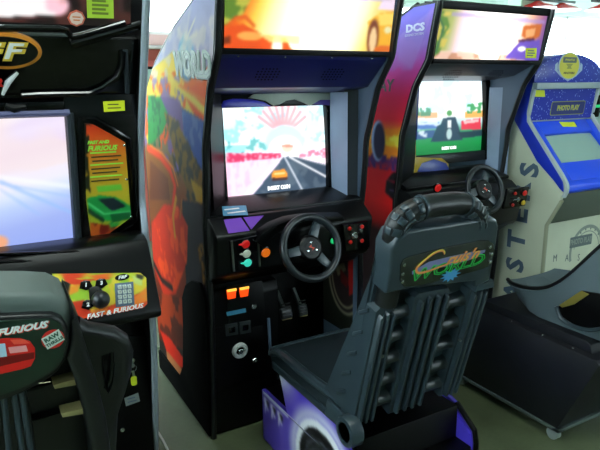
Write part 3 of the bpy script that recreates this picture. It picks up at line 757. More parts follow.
# ------------------------------------------------------------------ right driving cabinet
X2, W2, DY2 = 1.70, .70, .09
def art2(FL):
    K = FL.pts
    def paint(A):
        A.ramp(A.y, [(0, (14, 8, 8)), (.74, (24, 6, 8)), (.79, (150, 14, 14)), (.9, (226, 22, 24)), (1.04, (206, 24, 36)), (1.09, (70, 30, 80)), (1.11, (226, 90, 30)), (1.17, (250, 196, 50)), (1.22, (242, 130, 40)), (1.28, (224, 34, 50)), (1.38, (206, 30, 70)), (1.5, (176, 60, 140)), (1.6, (122, 92, 176)), (1.78, (96, 96, 190))])
        A.blot(22, 3, (246, 120, 30), .5, .9, (A.y > 1.1) & (A.y < 1.25), .5); A.blot(26, 5, (252, 220, 80), .55, .9, (A.y > 1.12) & (A.y < 1.24), .5)
        A.blot(30, 6, (54, 30, 84), .45, 1, (A.y > 1.045) & (A.y < 1.115), 2)
        A.poly(K([(434, 8), (400, 35), (398, 60), (412, 70)]), (150, 130, 200), .35); A.blot(9, 8, (150, 110, 190), .55, .4, A.y > 1.5)
        c = K([(378, 141)])[0]; A.ell(c, .055, .10, (150, 170, 220), 1, .06); A.ell((c[0] + .010, c[1]), .046, .09, (30, 28, 52), 1, .08)
        A.lift(.75); A.vivid(1.25); A.poly(K([(386, 182), (392, 173), (404, 171), (406, 200), (392, 199), (385, 192)]), (12, 10, 16)); A.line(K([(388, 180), (400, 184)]), .012, (150, 30, 50)); A.line(K([(390, 190), (402, 192)]), .008, (110, 90, 150))
    return paint
cab2 = thing('driving_cabinet', (X2 + W2 / 2, 2.5, 0), 'black driving cabinet with purple to red side panel, left of the blue speckled kiosk', 'arcade cabinet', 'sit-down driving cabinets')
shell(cab2, X2, W2, DY2, art2, 1, zt=1.765)
FS2 = Frame((X2 - .003, 0, 0), (0, -1, 0), (0, 0, 1))
b = MB(); WP = mat('pale_violet_print', (206, 206, 236), .5); p = FS2.at(415, 28)
b.text('DCS', .042, WP, FS2.M, p[0], p[1], 0, bold=.002, sx=1.5); p = FS2.at(414, 34); b.text('SOUND SYSTEM', .014, WP, FS2.M, p[0], p[1] - .003, 0, sx=1.2)
b.build('side_lettering', cab2, label='pale letters DCS')
b = MB(); p = FS2.at(393, 86); b.text('MIDWAY', .075, mat('dark_maroon_print', (52, 10, 26), .5), FS2.M, p[0], p[1], 0, shear=.1, bold=.002, ax='RIGHT', sx=1.1)
b.build('side_lettering', cab2, label='dark letters along the side')
def marq2(FM):
    K = FM.pts
    def paint(A):
        L, Rr = X2 + .02, X2 + W2 + .02 - .02; u = (A.x - L) / (Rr - L); v = A.y / .2
        A.ramp(u + .05 * (1 - v), [(0, (150, 150, 60)), (.12, (180, 190, 110)), (.2, (250, 220, 225)), (.3, (255, 250, 250)), (.7, (255, 252, 250)), (.82, (246, 190, 160)), (.93, (170, 110, 150)), (1, (110, 80, 160))])
        A.poly(K([(428, 8), (446, 12), (450, 26), (442, 40), (440, 57), (428, 57)]), (96, 140, 60)); A.blot(30, 2, (216, 196, 90), .5, .9, A.inside(K([(426, 8), (452, 12), (452, 30), (440, 57), (426, 57)])))
        A.line(K([(438, 14), (444, 28), (436, 52)]), .014, (60, 110, 70))
        A.poly(K([(440, 52), (520, 56), (524, 63), (430, 60)]), (206, 150, 120)); A.poly(K([(478, 54), (500, 54), (498, 60), (480, 60)]), (255, 240, 230)); A.blot(30, 4, (246, 210, 190), .5, .8, A.inside(K([(430, 50), (524, 54), (524, 63), (430, 60)])))
        A.poly(K([(524, 26), (542, 24), (540, 36), (530, 42), (522, 36)]), (206, 110, 50)); A.poly(K([(526, 30), (536, 28), (534, 36), (526, 38)]), (240, 170, 110)); A.poly(K([(518, 40), (534, 38), (538, 46), (522, 48)]), (90, 50, 80))
        A.poly(K([(505, 58), (520, 42), (540, 40), (540, 62)]), (110, 84, 190)); A.ell(K([(522, 49)])[0], .03, .012, (255, 255, 255))
        A.poly(K([(452, 12), (545, 20), (545, 24), (452, 16)]), (170, 150, 220), .6)
        A.gain[:] = 1 + .9 * np.clip(1 - np.abs(u - .5) / .36, 0, 1)
    return paint
FM2 = lit_marquee(cab2, X2, W2, DY2, marq2, None, -.017)
sticker(cab2, FM2, [(525, 48), (536, 48), (535.5, 58), (524.5, 58)], YEL, z=.004, lab='yellow-green sticker', lines=3)
speaker_hood(cab2, X2, W2, DY2, mat('slate_hood', (34, 42, 58), .4), .045)
FC2s = Frame((0, 2.18 + DY2 - .05, 1.17), (1, 0, 0), (0, .06, 1))
def scr2(A):
    K = FC2s.pts; y0 = K([(450, 153)])[0][1]; y1 = K([(450, 82)])[0][1]; v = (A.y - y0) / (y1 - y0)
    A.ramp(v, [(0, (26, 130, 66)), (.12, (30, 150, 76)), (.3, (60, 160, 110)), (.42, (190, 232, 236)), (.55, (250, 246, 240)), (.75, (250, 252, 255)), (1, (226, 246, 255))])
    A.blot(16, 1, (196, 240, 250), .5, .8, v > .55)
    A.poly(K([(414, 112), (438, 112), (438, 118), (414, 118)]), (240, 176, 130)); A.poly(K([(466, 112), (486, 110), (486, 117), (466, 118)]), (250, 180, 100))
    A.blot(40, 3, (70, 140, 110), .48, .9, A.inside(K([(415, 106), (432, 108), (432, 116), (415, 116)]))); A.blot(40, 4, (60, 150, 90), .42, .9, A.inside(K([(468, 104), (486, 102), (486, 113), (468, 114)])))
    A.poly(K([(414, 122), (440, 122), (440, 128), (414, 130)]), (86, 130, 200)); A.poly(K([(414, 132), (436, 130), (434, 138), (414, 140)]), (60, 100, 150)); A.blot(36, 7, (230, 246, 255), .52, .9, A.inside(K([(414, 118), (442, 118), (436, 142), (414, 142)])), .4)
    A.poly(K([(444, 118), (456, 117), (464, 140), (434, 142)]), (50, 78, 96)); A.poly(K([(438, 126), (446, 122), (444, 140), (432, 142)]), (36, 76, 96)); A.ell(K([(450, 134)])[0], .02, .03, (190, 220, 220)); A.poly(K([(448, 120), (452, 120), (452, 128), (448, 128)]), (240, 250, 250))
    A.poly(K([(462, 121), (482, 118), (483, 129), (462, 130)]), (236, 70, 90)); A.poly(K([(464, 121), (480, 119), (480, 122), (465, 124)]), (255, 200, 200)); A.poly(K([(458, 132), (484, 130), (484, 136), (462, 138)]), (40, 70, 80))
    A.ell(K([(450, 113)])[0], .02, .015, (80, 150, 90)); A.gain[:] = 1 + .35 * np.clip((v - .4) / .2, 0, 1)
q = [FC2s.at(414.5, 119)[0], FC2s.at(484, 116)[0]]
S2X0, S2X1, S2Y0, S2Y1 = q[0], q[1], FC2s.at(450, 153)[1], FC2s.at(450, 80)[1]
screen_unit(cab2, X2, W2, DY2 - .05, FC2s, S2X0, S2X1, S2Y0, S2Y1, scr2, MOLD)
b = MB(); p = FC2s.at(449, 148); b.text('INSERT COIN', .02, MATS['white_screen_text'], FC2s.M, p[0], p[1], .0005, bold=.001, sx=.8); b.build('screen_caption', cab2)
YB2 = mat('ochre_painted_reflection', (170, 140, 30), .3); BL2 = mat('blue_reflection_and_edge', (34, 50, 130), .3)
MB().slab(FC2s.pts([(405, 141), (414, 136), (414, 157), (440, 158), (447, 164), (446, 172), (404, 174)]), .012, .014, YB2, FC2s.M, .001).build('bezel_reflection_and_edge', cab2, label='ochre painted reflection')  # ochre reflection in the glass, painted as a flat patch
MB().slab(FC2s.pts([(415, 172), (420, 163), (432, 159), (444, 163), (448, 171)]), .014, .016, BL2, FC2s.M, .001).build('bezel_reflection_and_edge', cab2, label='dark blue painted reflection arch')  # arched reflection below the picture, also painted flat
MB().slab(FC2s.pts([(412, 80), (416, 74), (488, 77), (489, 80), (418, 80), (415, 140), (407, 140)]), .012, .014, BL2, FC2s.M, .001).build('bezel_reflection_and_edge', cab2, label='blue edge')
sticker(cab2, FC2s, [(405, 165.5), (411.5, 165), (412, 171.5), (405, 172.5)], mat('pale_mint_sticker', (196, 222, 206), .5), z=.016, lab='small pale sticker')
cheek(cab2, S2X1 + .012, S2X1 + .045, 2.2, 2.09, .96, 1.42, GREYP); cheek(cab2, X2 + .03, S2X0 - .012, 2.12, 2.2, .96, 1.42, MOLD)
cheek(cab2, S2X1 + .045, X2 + W2 + .02 - .022, 2.12, 2.10, .96, 1.44, mat('slate_post', (66, 82, 98), .5), 'side_post')
MB().prismx([(2.08, .96), (2.08, .975), (2.2, 1.02), (2.26, 1.02), (2.26, .96)], X2 + .02, X2 + W2 + .02 - .02, MOLD, .003).build('screen_shelf', cab2)
d2 = dash(cab2, X2, W2 + .02, DY2 - .04)
FD2 = Frame((0, 1.934 + DY2 - .04, .83), (1, 0, 0), (0, -.185, 1))
kp = MB().slab([(X2 + W2 + .02 - .17, .005), (X2 + W2 + .02 - .015, .005), (X2 + W2 + .02 - .015, .105), (X2 + W2 + .02 - .17, .11)], 0, .014, GLOSS, FD2.M, .004).build('control_plate', d2)
FK = Frame(FD2.w(0, 0, .014), FD2.x, FD2.y)
for (i, j, r, m_) in ((X2 + W2 + .02 - .05, .08, .014, RED), (X2 + W2 + .02 - .045, .028, .013, mat('yellow_plastic', (206, 170, 40), .35)), (X2 + W2 + .02 - .12, .085, .008, RED), (X2 + W2 + .02 - .12, .025, .008, RED)):
    button(kp, FK, (i, j), r, m_, None, 'gear_button')
lock(kp, FK, (X2 + W2 + .02 - .085, .05), .012); MB().tube([(X2 + W2 + .02 - .13, .055, .012), (X2 + W2 + .02 - .09, .052, .012)], .004, CHROME, 8, M=FK.M).build('shift_lever', kp)
button(d2, FD2, FD2.at(437, 187.5), .018, REDB, 'red button'); button(d2, FD2, (X2 + .1, -.02), .015, ORB, 'lit orange button'); button(d2, FD2, (X2 + .15, -.02), .015, ORB, 'lit orange button')
FW2 = Frame((0, 1.93, .83), (1, 0, 0), (0, .32, 1)); wc = FW2.at(474, 192)
wheel(cab2, FW2, (wc[0], wc[1]), .105, .0125, (62, 185, 312), None, bolt)
cb2 = MB().prismx([(2.185, .01), (2.165, .19), (2.14, .52), (2.135, .62), (2.15, .66), (2.45, .66), (2.45, .01)], X2 + .004, X2 + W2 + .02 - .02, BLK, .008).build('coin_door_block', cab2)

# ------------------------------------------------------------------ left cabinet
XA, XB = -.27, .46
LFR = [(0, 1.965), (.125, 1.936), (.4, 1.875), (.66, 1.83), (.953, 1.838), (1.083, 1.85), (1.245, 1.828), (1.427, 1.741), (1.549, 1.686), (1.661, 1.635), (1.80, 1.575)]
cab0 = thing('driving_cabinet', (.1, 2.2, 0), 'glossy black driving cabinet with silver edge strip and orange instruction card, at far left', 'arcade cabinet', 'sit-down driving cabinets')
zs = [0, .125, .4, .6, .75, .953, 1.02, 1.083, 1.16, 1.245, 1.34, 1.427, 1.549, 1.661, 1.80]
prof = [(interp(LFR, z), z) for z in zs] + [(2.2, 1.80), (2.62, 1.3), (2.65, 0)]
for xa, nm in ((XA, 0), (XB - .02, 1)):
    p = MB().prismx(prof, xa, xa + .02, BLK).build('side_panel', cab0)
    e = curve([(xa + .01, interp(LFR, z) - .003, z) for z in zs], 4)
    MB().tube(e, .011, SILV, 10).build('edge_moulding', p, label='silver edge strip')
FA = Frame((0, 1.862, 1.0), (1, 0, 0), (0, -.095, .427))
FMq = Frame((0, 1.752, 1.43), (1, 0, 0), (0, -.115, .25))
AL, AR = XA + .02, XB - .02
# screen
sx1 = FA.at(69.5, 180)[0]; sx0 = sx1 - .49; sy0 = FA.at(40, 247)[1]; sy1 = FA.at(40, 117)[1]
def scr0(A):
    K = FA.pts; v = (A.y - sy0) / (sy1 - sy0); u = (A.x - sx0) / (sx1 - sx0)
    t = v - .25 * (u - .8)
    A.ramp(t, [(0, (150, 170, 240)), (.2, (160, 178, 240)), (.36, (186, 206, 248)), (.44, (214, 226, 252)), (.52, (236, 234, 250)), (.6, (240, 232, 244)), (.75, (232, 214, 236)), (.9, (238, 226, 246)), (1, (228, 214, 240))])
    A.blot(5, 2, (250, 246, 252), .5, .8, (t > .48), .4); A.blot(6, 4, (244, 226, 226), .55, .6, t > .6, .5)
    for a, c_, wd in (((0, 182), (72, 214), .012), ((0, 190), (40, 216), .006), ((0, 184), (72, 198), .006)):
        A.line(K([a, c_]), wd, (150, 190, 246), .8)
    A.line(K([(0, 178), (72, 188)]), .02, (246, 250, 255), .6)
    A.ell(K([(-2, 244)])[0], .03, .025, (240, 170, 130)); A.gain[:] = 1.0
b = MB(); yt, yb = sy1 + .045, sy0 - .035
b.box(AL, sx0, yb, yt, -.03, .01, GLOSS, .004, FA.M); b.box(sx1, AR, yb, yt + .015, -.03, .0, GLOSS, .004, FA.M); b.box(sx0, sx1, sy1, yt, -.03, .01, GLOSS, .004, FA.M); b.box(sx0, sx1, yb, sy0, -.03, .01, GLOSS, .004, FA.M)
sb = b.build('screen_bezel', cab0)
MB().grid(lambda u, v: (sx0 + (sx1 - sx0) * u, sy0 + (sy1 - sy0) * v, -.006 - .01 * ((2 * u - 1) ** 2 + (2 * v - 1) ** 2) / 2), 110, 90, LIT, FA.M, scr0).build('screen', cab0, label='pale blue and pink lit screen')
LIP = mat('violet_lit_bezel_lip', (92, 92, 130), .3)  # violet light on the black bezel's inner lip, put into the colour
b = MB(); b.tube([(sx1 + .012, sy0 - .01, .006), (sx1 + .012, sy1 + .01, .006)], .012, DGREY, 8, M=FA.M); b.tube([(sx0, sy1 + .012, .008), (sx1 + .012, sy1 + .012, .008)], .010, LIP, 8, M=FA.M); b.tube([(sx0, sy0 - .012, .008), (sx1 + .012, sy0 - .012, .008)], .012, BLG, 8, M=FA.M)  # lower lip's blue light and side bar's highlights are painted too
b.tube([(sx1 + .012, sy0 - .02, .004), (sx1 + .012, sy0 + .01, .012)], .014, DGREY, 10, M=FA.M); b.build('bezel_lip', cab0)
# instruction card in its moulded pocket
card = FA.pts([(84, 123), (93, 124), (125, 142), (131, 217), (92, 246), (86, 200)])
pocket = FA.pts([(79, 117), (94, 118), (129, 138), (136, 221), (92, 252), (82, 250)])
b = MB(); n = len(pocket)
b.tube([(p[0], p[1], .004) for p in pocket], .007, GLOSS, 8, True, FA.M); b.build('card_frame', cab0)
def fcard(A):
    K = FA.pts; y0, y1 = FA.at(105, 225)[1], FA.at(105, 122)[1]; v = (A.y - y0) / (y1 - y0)
    A.ramp(v, [(0, (150, 170, 40)), (.25, (190, 176, 40)), (.5, (206, 160, 36)), (.72, (222, 120, 30)), (.86, (226, 84, 26)), (1, (214, 50, 22))])
    A.blot(40, 3, (20, 30, 20), .42, 1, A.inside(K([(80, 118), (90, 120), (88, 160), (91, 200), (80, 205)])))
    A.poly(K([(80, 118), (86, 121), (85, 200), (80, 205)]), (18, 24, 18))
    A.poly(K([(96, 186), (121, 184), (122, 190), (98, 192)]), (110, 200, 60))
    A.poly(K([(87, 198), (100, 195), (116, 197), (131, 206), (132, 216), (118, 222), (104, 220), (88, 208)]), (26, 150, 66)); A.poly(K([(98, 199), (114, 198), (126, 206), (112, 211)]), (20, 34, 44)); A.poly(K([(88, 208), (104, 218), (104, 223), (88, 213)]), (20, 60, 36)); A.line(K([(88, 203), (104, 214), (130, 211)]), .006, (110, 230, 140)); A.poly(K([(110, 214), (130, 211), (130, 219), (112, 222)]), (16, 100, 50))
    A.poly(K([(90, 222), (102, 224), (120, 226), (92, 248), (90, 236)]), (200, 90, 30)); A.poly(K([(108, 222), (120, 223), (112, 230)]), (40, 150, 60)); A.blot(40, 9, (120, 30, 20), .55, 1, A.inside(K([(88, 222), (120, 226), (92, 248)])))
# card as a polygon-clipped grid: rows between the left and right edges
cl = [(FA.at(92, 246), ), ]
def edge(P, y, side):
    xs = []
    n = len(P)
    for i in range(n):
        x1, y1 = P[i]; x2, y2 = P[(i + 1) % n]
        if (y1 - y) * (y2 - y) <= 0 and abs(y1 - y2) > 1e-9: xs.append(x1 + (x2 - x1) * (y - y1) / (y2 - y1))
    return (min(xs) if side == 0 else max(xs)) if xs else 0
cy0 = min(p[1] for p in card) + 1e-4; cy1 = max(p[1] for p in card) - 1e-4
def fnc(u, v):
    y = cy0 + (cy1 - cy0) * v; a, c = edge(card, y, 0), edge(card, y, 1); return (a + (c - a) * u, y, .002)
cd = MB(); cd.grid(fnc, 60, 120, PAINT, FA.M, fcard)
LG = mat('lime_print', (150, 226, 70), .5); DK = mat('dark_olive_print', (60, 56, 24), .5)
for s_, px, sz, m_ in (('FAST AND', (98, 142), .013, LG), ('FURIOUS', (102, 148), .021, LG)):
    p = FA.at(*px); cd.text(s_, sz, m_, FA.M, p[0], p[1], .003, shear=.25, bold=.0008)
for i, y in enumerate([153, 157, 161, 165, 169, 173, 177, 181]):
    a, c = FA.at(90 + (i % 3), y), FA.at(116 + (i * 5) % 8, y - .5); cd.box(a[0], c[0], a[1] - .0022, a[1] + .0022, .003, .0036, DK if i % 3 else LG, 0, FA.M)
cd.build('instruction_card', cab0, label='orange and yellow instruction card with a green car')
for px in ((124, 145), (126.5, 179), (131, 216)): 
    p = FA.at(*px); MB().disc(p, .004, .002, .006, CHROME, FA.M, 10).build('screw', cab0)
sticker(cab0, FA, [(102, 100.5), (123.5, 99.5), (124, 109.5), (103, 111)], YEL, z=.012, lab='yellow sticker', lines=2, linem=DK)
# upper moulding, title badge, marquee
up = MB(); up.box(AL, AR, -.02, .145, -.05, -.012, GLOSS, .006, FMq.M)
up.box(AL, AR, sy1 + .04, .46, -.05, -.008, GLOSS, .004, FA.M)
for ln, r in (([(0, 29), (60, 29.5), (67, 31.5), (72, 37.5), (82, 36), (126, 23.5)], .009), ([(72, 45), (92, 40), (144, 25)], .012)):
    P = FMq.pts([(-40, ln[0][1])] + ln if ln[0][0] == 0 else ln); up.tube([(p[0], p[1], -.006) for p in P], r, GLOSS, 10, M=FMq.M)
P = FMq.pts([(124, 52), (123, 66), (119, 78), (104, 89), (90, 95), (40, 96), (22, 97)]); up.tube([(p[0], p[1], -.008) for p in P], .009, GLOSS, 10, M=FMq.M)
P = FMq.pts([(126, 51), (128, 94)]); up.tube([(p[0], p[1], -.008) for p in P], .007, DGREY, 10, M=FMq.M)
P = FMq.pts([(3, 96), (8, 84), (18, 74)]); up.tube([(p[0], p[1], -.008) for p in P], [.004, .008, .004], WHITE, 10, M=FMq.M)
P = FMq.pts([(5, 105), (14, 108), (26, 106)]); up.tube([(p[0], p[1], 0.004) for p in P], [.008, .013, .006], MOLD, 10, M=FMq.M)
um = up.build('upper_moulding', cab0)
c = FMq.at(5, 51); bd = MB(); rx, ry = abs(FMq.at(42, 51)[0] - c[0]), .048
bd.slab(arcpts(c, rx, 0, 360, 40, ry)[:-1], -.012, .004, mat('amber_ring_print', (206, 128, 40), .35), FMq.M, .003); bd.slab(arcpts(c, rx - .010, 0, 360, 40, ry - .009)[:-1], .003, .006, GLOSS, FMq.M, .002)
p = FMq.at(10, 51); YO = mat('gold_print', (226, 190, 60), .4)
bd.text('F', .062, YO, FMq.M, p[0] + .002, p[1] - .002, .006, shear=.25, bold=.004, sx=1.5); bd.text('F', .058, WHITE, FMq.M, p[0], p[1], .0072, shear=.25, bold=.001, sx=1.5)
p = FMq.at(-13, 51); bd.text('F', .062, YO, FMq.M, p[0] + .002, p[1] - .002, .006, shear=.25, bold=.004, sx=1.5); bd.text('F', .058, WHITE, FMq.M, p[0], p[1], .0072, shear=.25, bold=.001, sx=1.5)
bd.build('title_badge', cab0, label='oval badge with amber ring and white F letters')
p = FMq.at(2, 83); b = MB(); b.text('R', .03, REDP, FMq.M, p[0], p[1], .000, shear=.25, bold=.002, ax='RIGHT'); b.build('side_lettering', um, label='red lettering')
my0 = FMq.at(60, 28)[1] + .006
def marq0(A):
    K = FMq.pts
    A.fill((26, 18, 18)); A.blot(12, 3, (80, 44, 38), .55, .8)
    A.poly(K([(-60, -40), (56, -40), (60, 4), (52, 16), (0, 19), (-60, 20)]), (255, 246, 246)); A.ell(K([(58, 6)])[0], .03, .03, (255, 200, 214)); A.poly(K([(-60, 14), (56, 14), (57, 17), (-60, 18)]), (255, 255, 255))
    A.poly(K([(60, -30), (66, -30), (68, 4), (60, 6)]), (226, 170, 176)); A.line(K([(0, 22), (46, 22)]), .004, (120, 60, 50)); A.poly(K([(-60, 18.5), (40, 18.5), (40, 19.6), (-60, 19.6)]), (90, 40, 40))
    A.poly(K([(118, -20), (124, -20), (124, 12), (118, 14)]), (60, 40, 40))
MB().grid(lambda u, v: (AL + .005 + (AR - AL - .03) * u, my0 + .19 * v, -.010), 120, 40, LITM, FMq.M, marq0).build('marquee', cab0, label='dark backlit sign with blown-out white lettering')
P = FMq.pts([(77, 11), (83, 13.5), (86, 19), (83.5, 25), (77, 27.5), (71, 25), (68, 19), (70.5, 13.5)])
b = MB().slab(P, -.009, -.007, mat('salmon_sticker', (226, 110, 84), .5), FMq.M); cx = sum(p[0] for p in P) / 8; cy = sum(p[1] for p in P) / 8
b.slab([(cx + (p[0] - cx) * .8, cy + (p[1] - cy) * .8) for p in P], -.0072, -.0064, mat('pale_pink_print', (246, 214, 200), .5), FMq.M); b.box(cx - .010, cx + .010, cy + .002, cy + .005, -.0066, -.006, ORG, 0, FMq.M); b.box(cx - .008, cx + .008, cy - .006, cy - .003, -.0066, -.006, ORG, 0, FMq.M); b.build('sticker', cab0, label='red and white octagonal sticker')
sticker(cab0, FMq, [(87, -3), (114, -3), (114.5, 19.5), (88, 19)], YGR, z=-.009, lab='lime yellow notice sticker', lines=4, linem=mat('olive_print', (120, 140, 50), .5))
# control console
MB().prismx([(1.875, .985), (1.80, .985), (1.765, .975), (1.745, .945), (1.655, .775), (1.66, .755), (1.69, .745), (1.875, .72)], XA + .005, XB - .022, MOLD, .008).build('console', cab0)
cl2 = MB(); FT0 = Frame((0, 1.80, .98), (1, 0, 0), (0, 1, .2)); FR0 = Frame((0, 1.772, .975), (1, 0, 0), (0, .3, 1))
for L_, r in (([(-40, 263), (20, 262), (70, 262.5), (110, 265), (147, 270)], .009), ([(-40, 256), (78, 252), (146, 256)], .006)):
    cl2.tube([FR0.at(*p) + (.004,) for p in L_], r, GLOSS, 10, M=FR0.M)
cl2.build('console_ridge', cab0)
FCn = Frame((0, 1.6975, .8545), (1, 0, 0), (0, .09, .17))
cpx = [(52, 274), (140, 273), (146, 278), (147, 304), (143, 308), (60, 323)]
def fcon(A):
    K = FCn.pts
    A.fill((196, 206, 50)); A.blot(22, 3, (236, 206, 60), .5, .9); A.blot(18, 5, (150, 196, 50), .55, .9)
    A.poly(K([(60, 272), (88, 272), (82, 278), (74, 280), (96, 279), (80, 286), (66, 284)]), (226, 60, 24)); A.poly(K([(90, 276), (112, 272), (110, 279), (96, 282)]), (236, 96, 30)); A.poly(K([(66, 288), (80, 284), (78, 292), (68, 296)]), (240, 150, 40))
    A.poly(K([(120, 302), (150, 288), (150, 312), (60, 326), (60, 318), (92, 313)]), (226, 70, 26)); A.poly(K([(136, 296), (150, 284), (150, 300), (130, 308)]), (240, 140, 50)); A.blot(40, 8, (250, 130, 40), .55, .8, A.inside(K([(110, 306), (150, 290), (150, 312), (60, 326), (60, 316)])))
    A.poly(K([(60, 304), (84, 300), (92, 314), (62, 322)]), (206, 50, 22)); A.poly(K([(132, 276), (142, 276), (142, 286), (134, 284)]), (206, 216, 120)); A.poly(K([(62, 280), (70, 284), (68, 296), (60, 296)]), (22, 22, 18)); A.poly(K([(136, 274), (144, 276), (142, 280), (136, 278)]), (60, 60, 40))
P = FCn.pts(cpx); cpy0 = min(p[1] for p in P) + 1e-4; cpy1 = max(p[1] for p in P) - 1e-4
def fncp(u, v):
    y = cpy0 + (cpy1 - cpy0) * v; a, c = edge(P, y, 0), edge(P, y, 1); return (a + (c - a) * u, y, .0035)
cp = MB(); cp.slab(P, 0, .0033, BLK, FCn.M); cp.grid(fncp, 110, 60, PAINT, FCn.M, fcon)
for i in range(2):
    p = FCn.at(115, 311.5); cp.text('FAST & FURIOUS', .0185, REDP if i == 0 else WHITE, FCn.M, p[0] + (.001 if i == 0 else 0), p[1] - (.001 if i == 0 else 0), .004 + i * .0006, shear=.3, bold=.0006, sx=1.18, rot=R_(1))
o1 = FCn.at(122, 277.5); cp.slab(arcpts(o1, .021, 0, 360, 24, .0095)[:-1], .003, .0044, GLOSS, FCn.M); cp.text('F&F', .013, WHITE, FCn.M, o1[0], o1[1], .0046, shear=.3, bold=.0006, sx=1.2)
cpo = cp.build('control_panel', cab0, label='lime and red printed control panel')
FCk = Frame(FCn.w(0, 0, .0035), FCn.x, FCn.y)
for s_, px in (('1', (85.5, 285.5)), ('3', (101, 283.5)), ('2', (87.5, 305))):
    x, y = FCk.at(*px); b = MB(); b.slab([(x - .018, y - .006), (x - .012, y + .011), (x, y + .015), (x + .013, y + .011), (x + .018, y - .006), (x, y - .015)], 0, .006, GLOSS, FCk.M, .002)
    b.text(s_, .015, WHITE, FCk.M, x, y, .0062, bold=.0008, shear=.2); b.build('select_button', cpo)
x, y = FCk.at(98, 300); b = MB(); b.slab([(x - .024, y - .012), (x - .02, y + .04), (x + .006, y + .042), (x + .02, y + .02), (x + .014, y - .02)], 0, .006, MOLD, FCk.M, .003)
T = FCk.M @ Matrix.Translation((x + .006, y - .002, 0)); b.lathe([(.026 * math.cos(a), .012 + .026 * math.sin(a)) for a in [i * math.pi / 16 - .3 for i in range(10)]], RUB, T, 24); b.build('shift_knob', cpo)
k0, k1, k2, k3 = FCk.at(117, 285), FCk.at(131.5, 284), FCk.at(117.5, 305), FCk.at(132, 303.5)
KEYM = mat('pale_grey_key', (190, 200, 192), .45)
kb = MB(); kb.slab([(k0[0] - .006, k0[1] + .005), (k1[0] + .006, k1[1] + .006), (k3[0] + .006, k3[1] - .005), (k2[0] - .006, k2[1] - .006)], 0, .003, GREYD, FCk.M, .001)
kbo = kb.build('keypad', cpo)
keys = '123456789*0#'
for j in range(4):
    for i in range(3):
        u, v = (i + .5) / 3, (j + .5) / 4
        x = (k0[0] * (1 - u) + k1[0] * u) * (1 - v) + (k2[0] * (1 - u) + k3[0] * u) * v; y = (k0[1] * (1 - u) + k1[1] * u) * (1 - v) + (k2[1] * (1 - u) + k3[1] * u) * v
        b = MB(); b.box(x - .0055, x + .0055, y - .006, y + .006, .002, .006, KEYM, .001, FCk.M); b.text(keys[j * 3 + i], .008, BLK, FCk.M, x, y, .0061); b.build('key', kbo)
for i, px in enumerate([(139, 284), (139.5, 290), (137.5, 285), (138, 291)]): pass
# body below the console
MB().box(XA + .02, XB - .02, 1.90, 2.6, .01, .74, BLK, .006).build('lower_body', cab0)
MB().box(XA + .02, XB - .02, 1.92, 2.6, .74, 1.75, BLK, .006).build('monitor_housing', cab0)
FLw = Frame((0, 1.90, .4), (1, 0, 0), (0, 0, 1))
cd0 = MB().slab(FLw.pts([(62, 335), (150, 335), (152, 436), (66, 448)]), 0, .008, BLK, FLw.M, .003).build('cash_door', cab0)
FLd = Frame(FLw.w(0, 0, .008), FLw.x, FLw.y)
lk = lock(cd0, FLd, FLd.at(131, 360), .013)
sticker(cd0, FLd, [(124, 398), (138, 392.5), (140, 401), (126, 406)], GREYS, 'sticker', .001, 'small grey sticker', 2, GREYD)
lock(cd0, FLd, FLd.at(122, 429), .009)
kx, ky = FLd.at(131, 361)
kr = thing('key_ring', tuple(FLd.w(kx, ky, .012)), 'bunch of small keys with a yellow tag hanging from the lock of the leftmost cabinet', 'keys')
T = FLd.M @ Matrix.Translation((kx, ky - .02, .017))
MB().tube([(.012 * math.cos(a), .012 * math.sin(a), 0) for a in [i * math.pi / 10 for i in range(20)]], .0016, CHROME, 6, True, T).build('ring', kr)
b = MB(); b.box(-.003, .003, .018, .034, -.016, .006, STEEL, .001, T); b.lathe([(.007, 0), (.007, .003)], STEEL, T @ Matrix.Translation((0, .012, .003)), 12); b.build('key', kr)
b = MB(); b.slab([(-.004, -.008), (.004, -.009), (.006, -.03), (-.002, -.032)], -.001, .001, STEEL, T); b.build('key', kr)
b = MB(); b.slab(rrect(-.010, .010, -.062, -.028, .007), .002, .007, YEL, T, .002); b.build('tag', kr, label='yellow key tag')
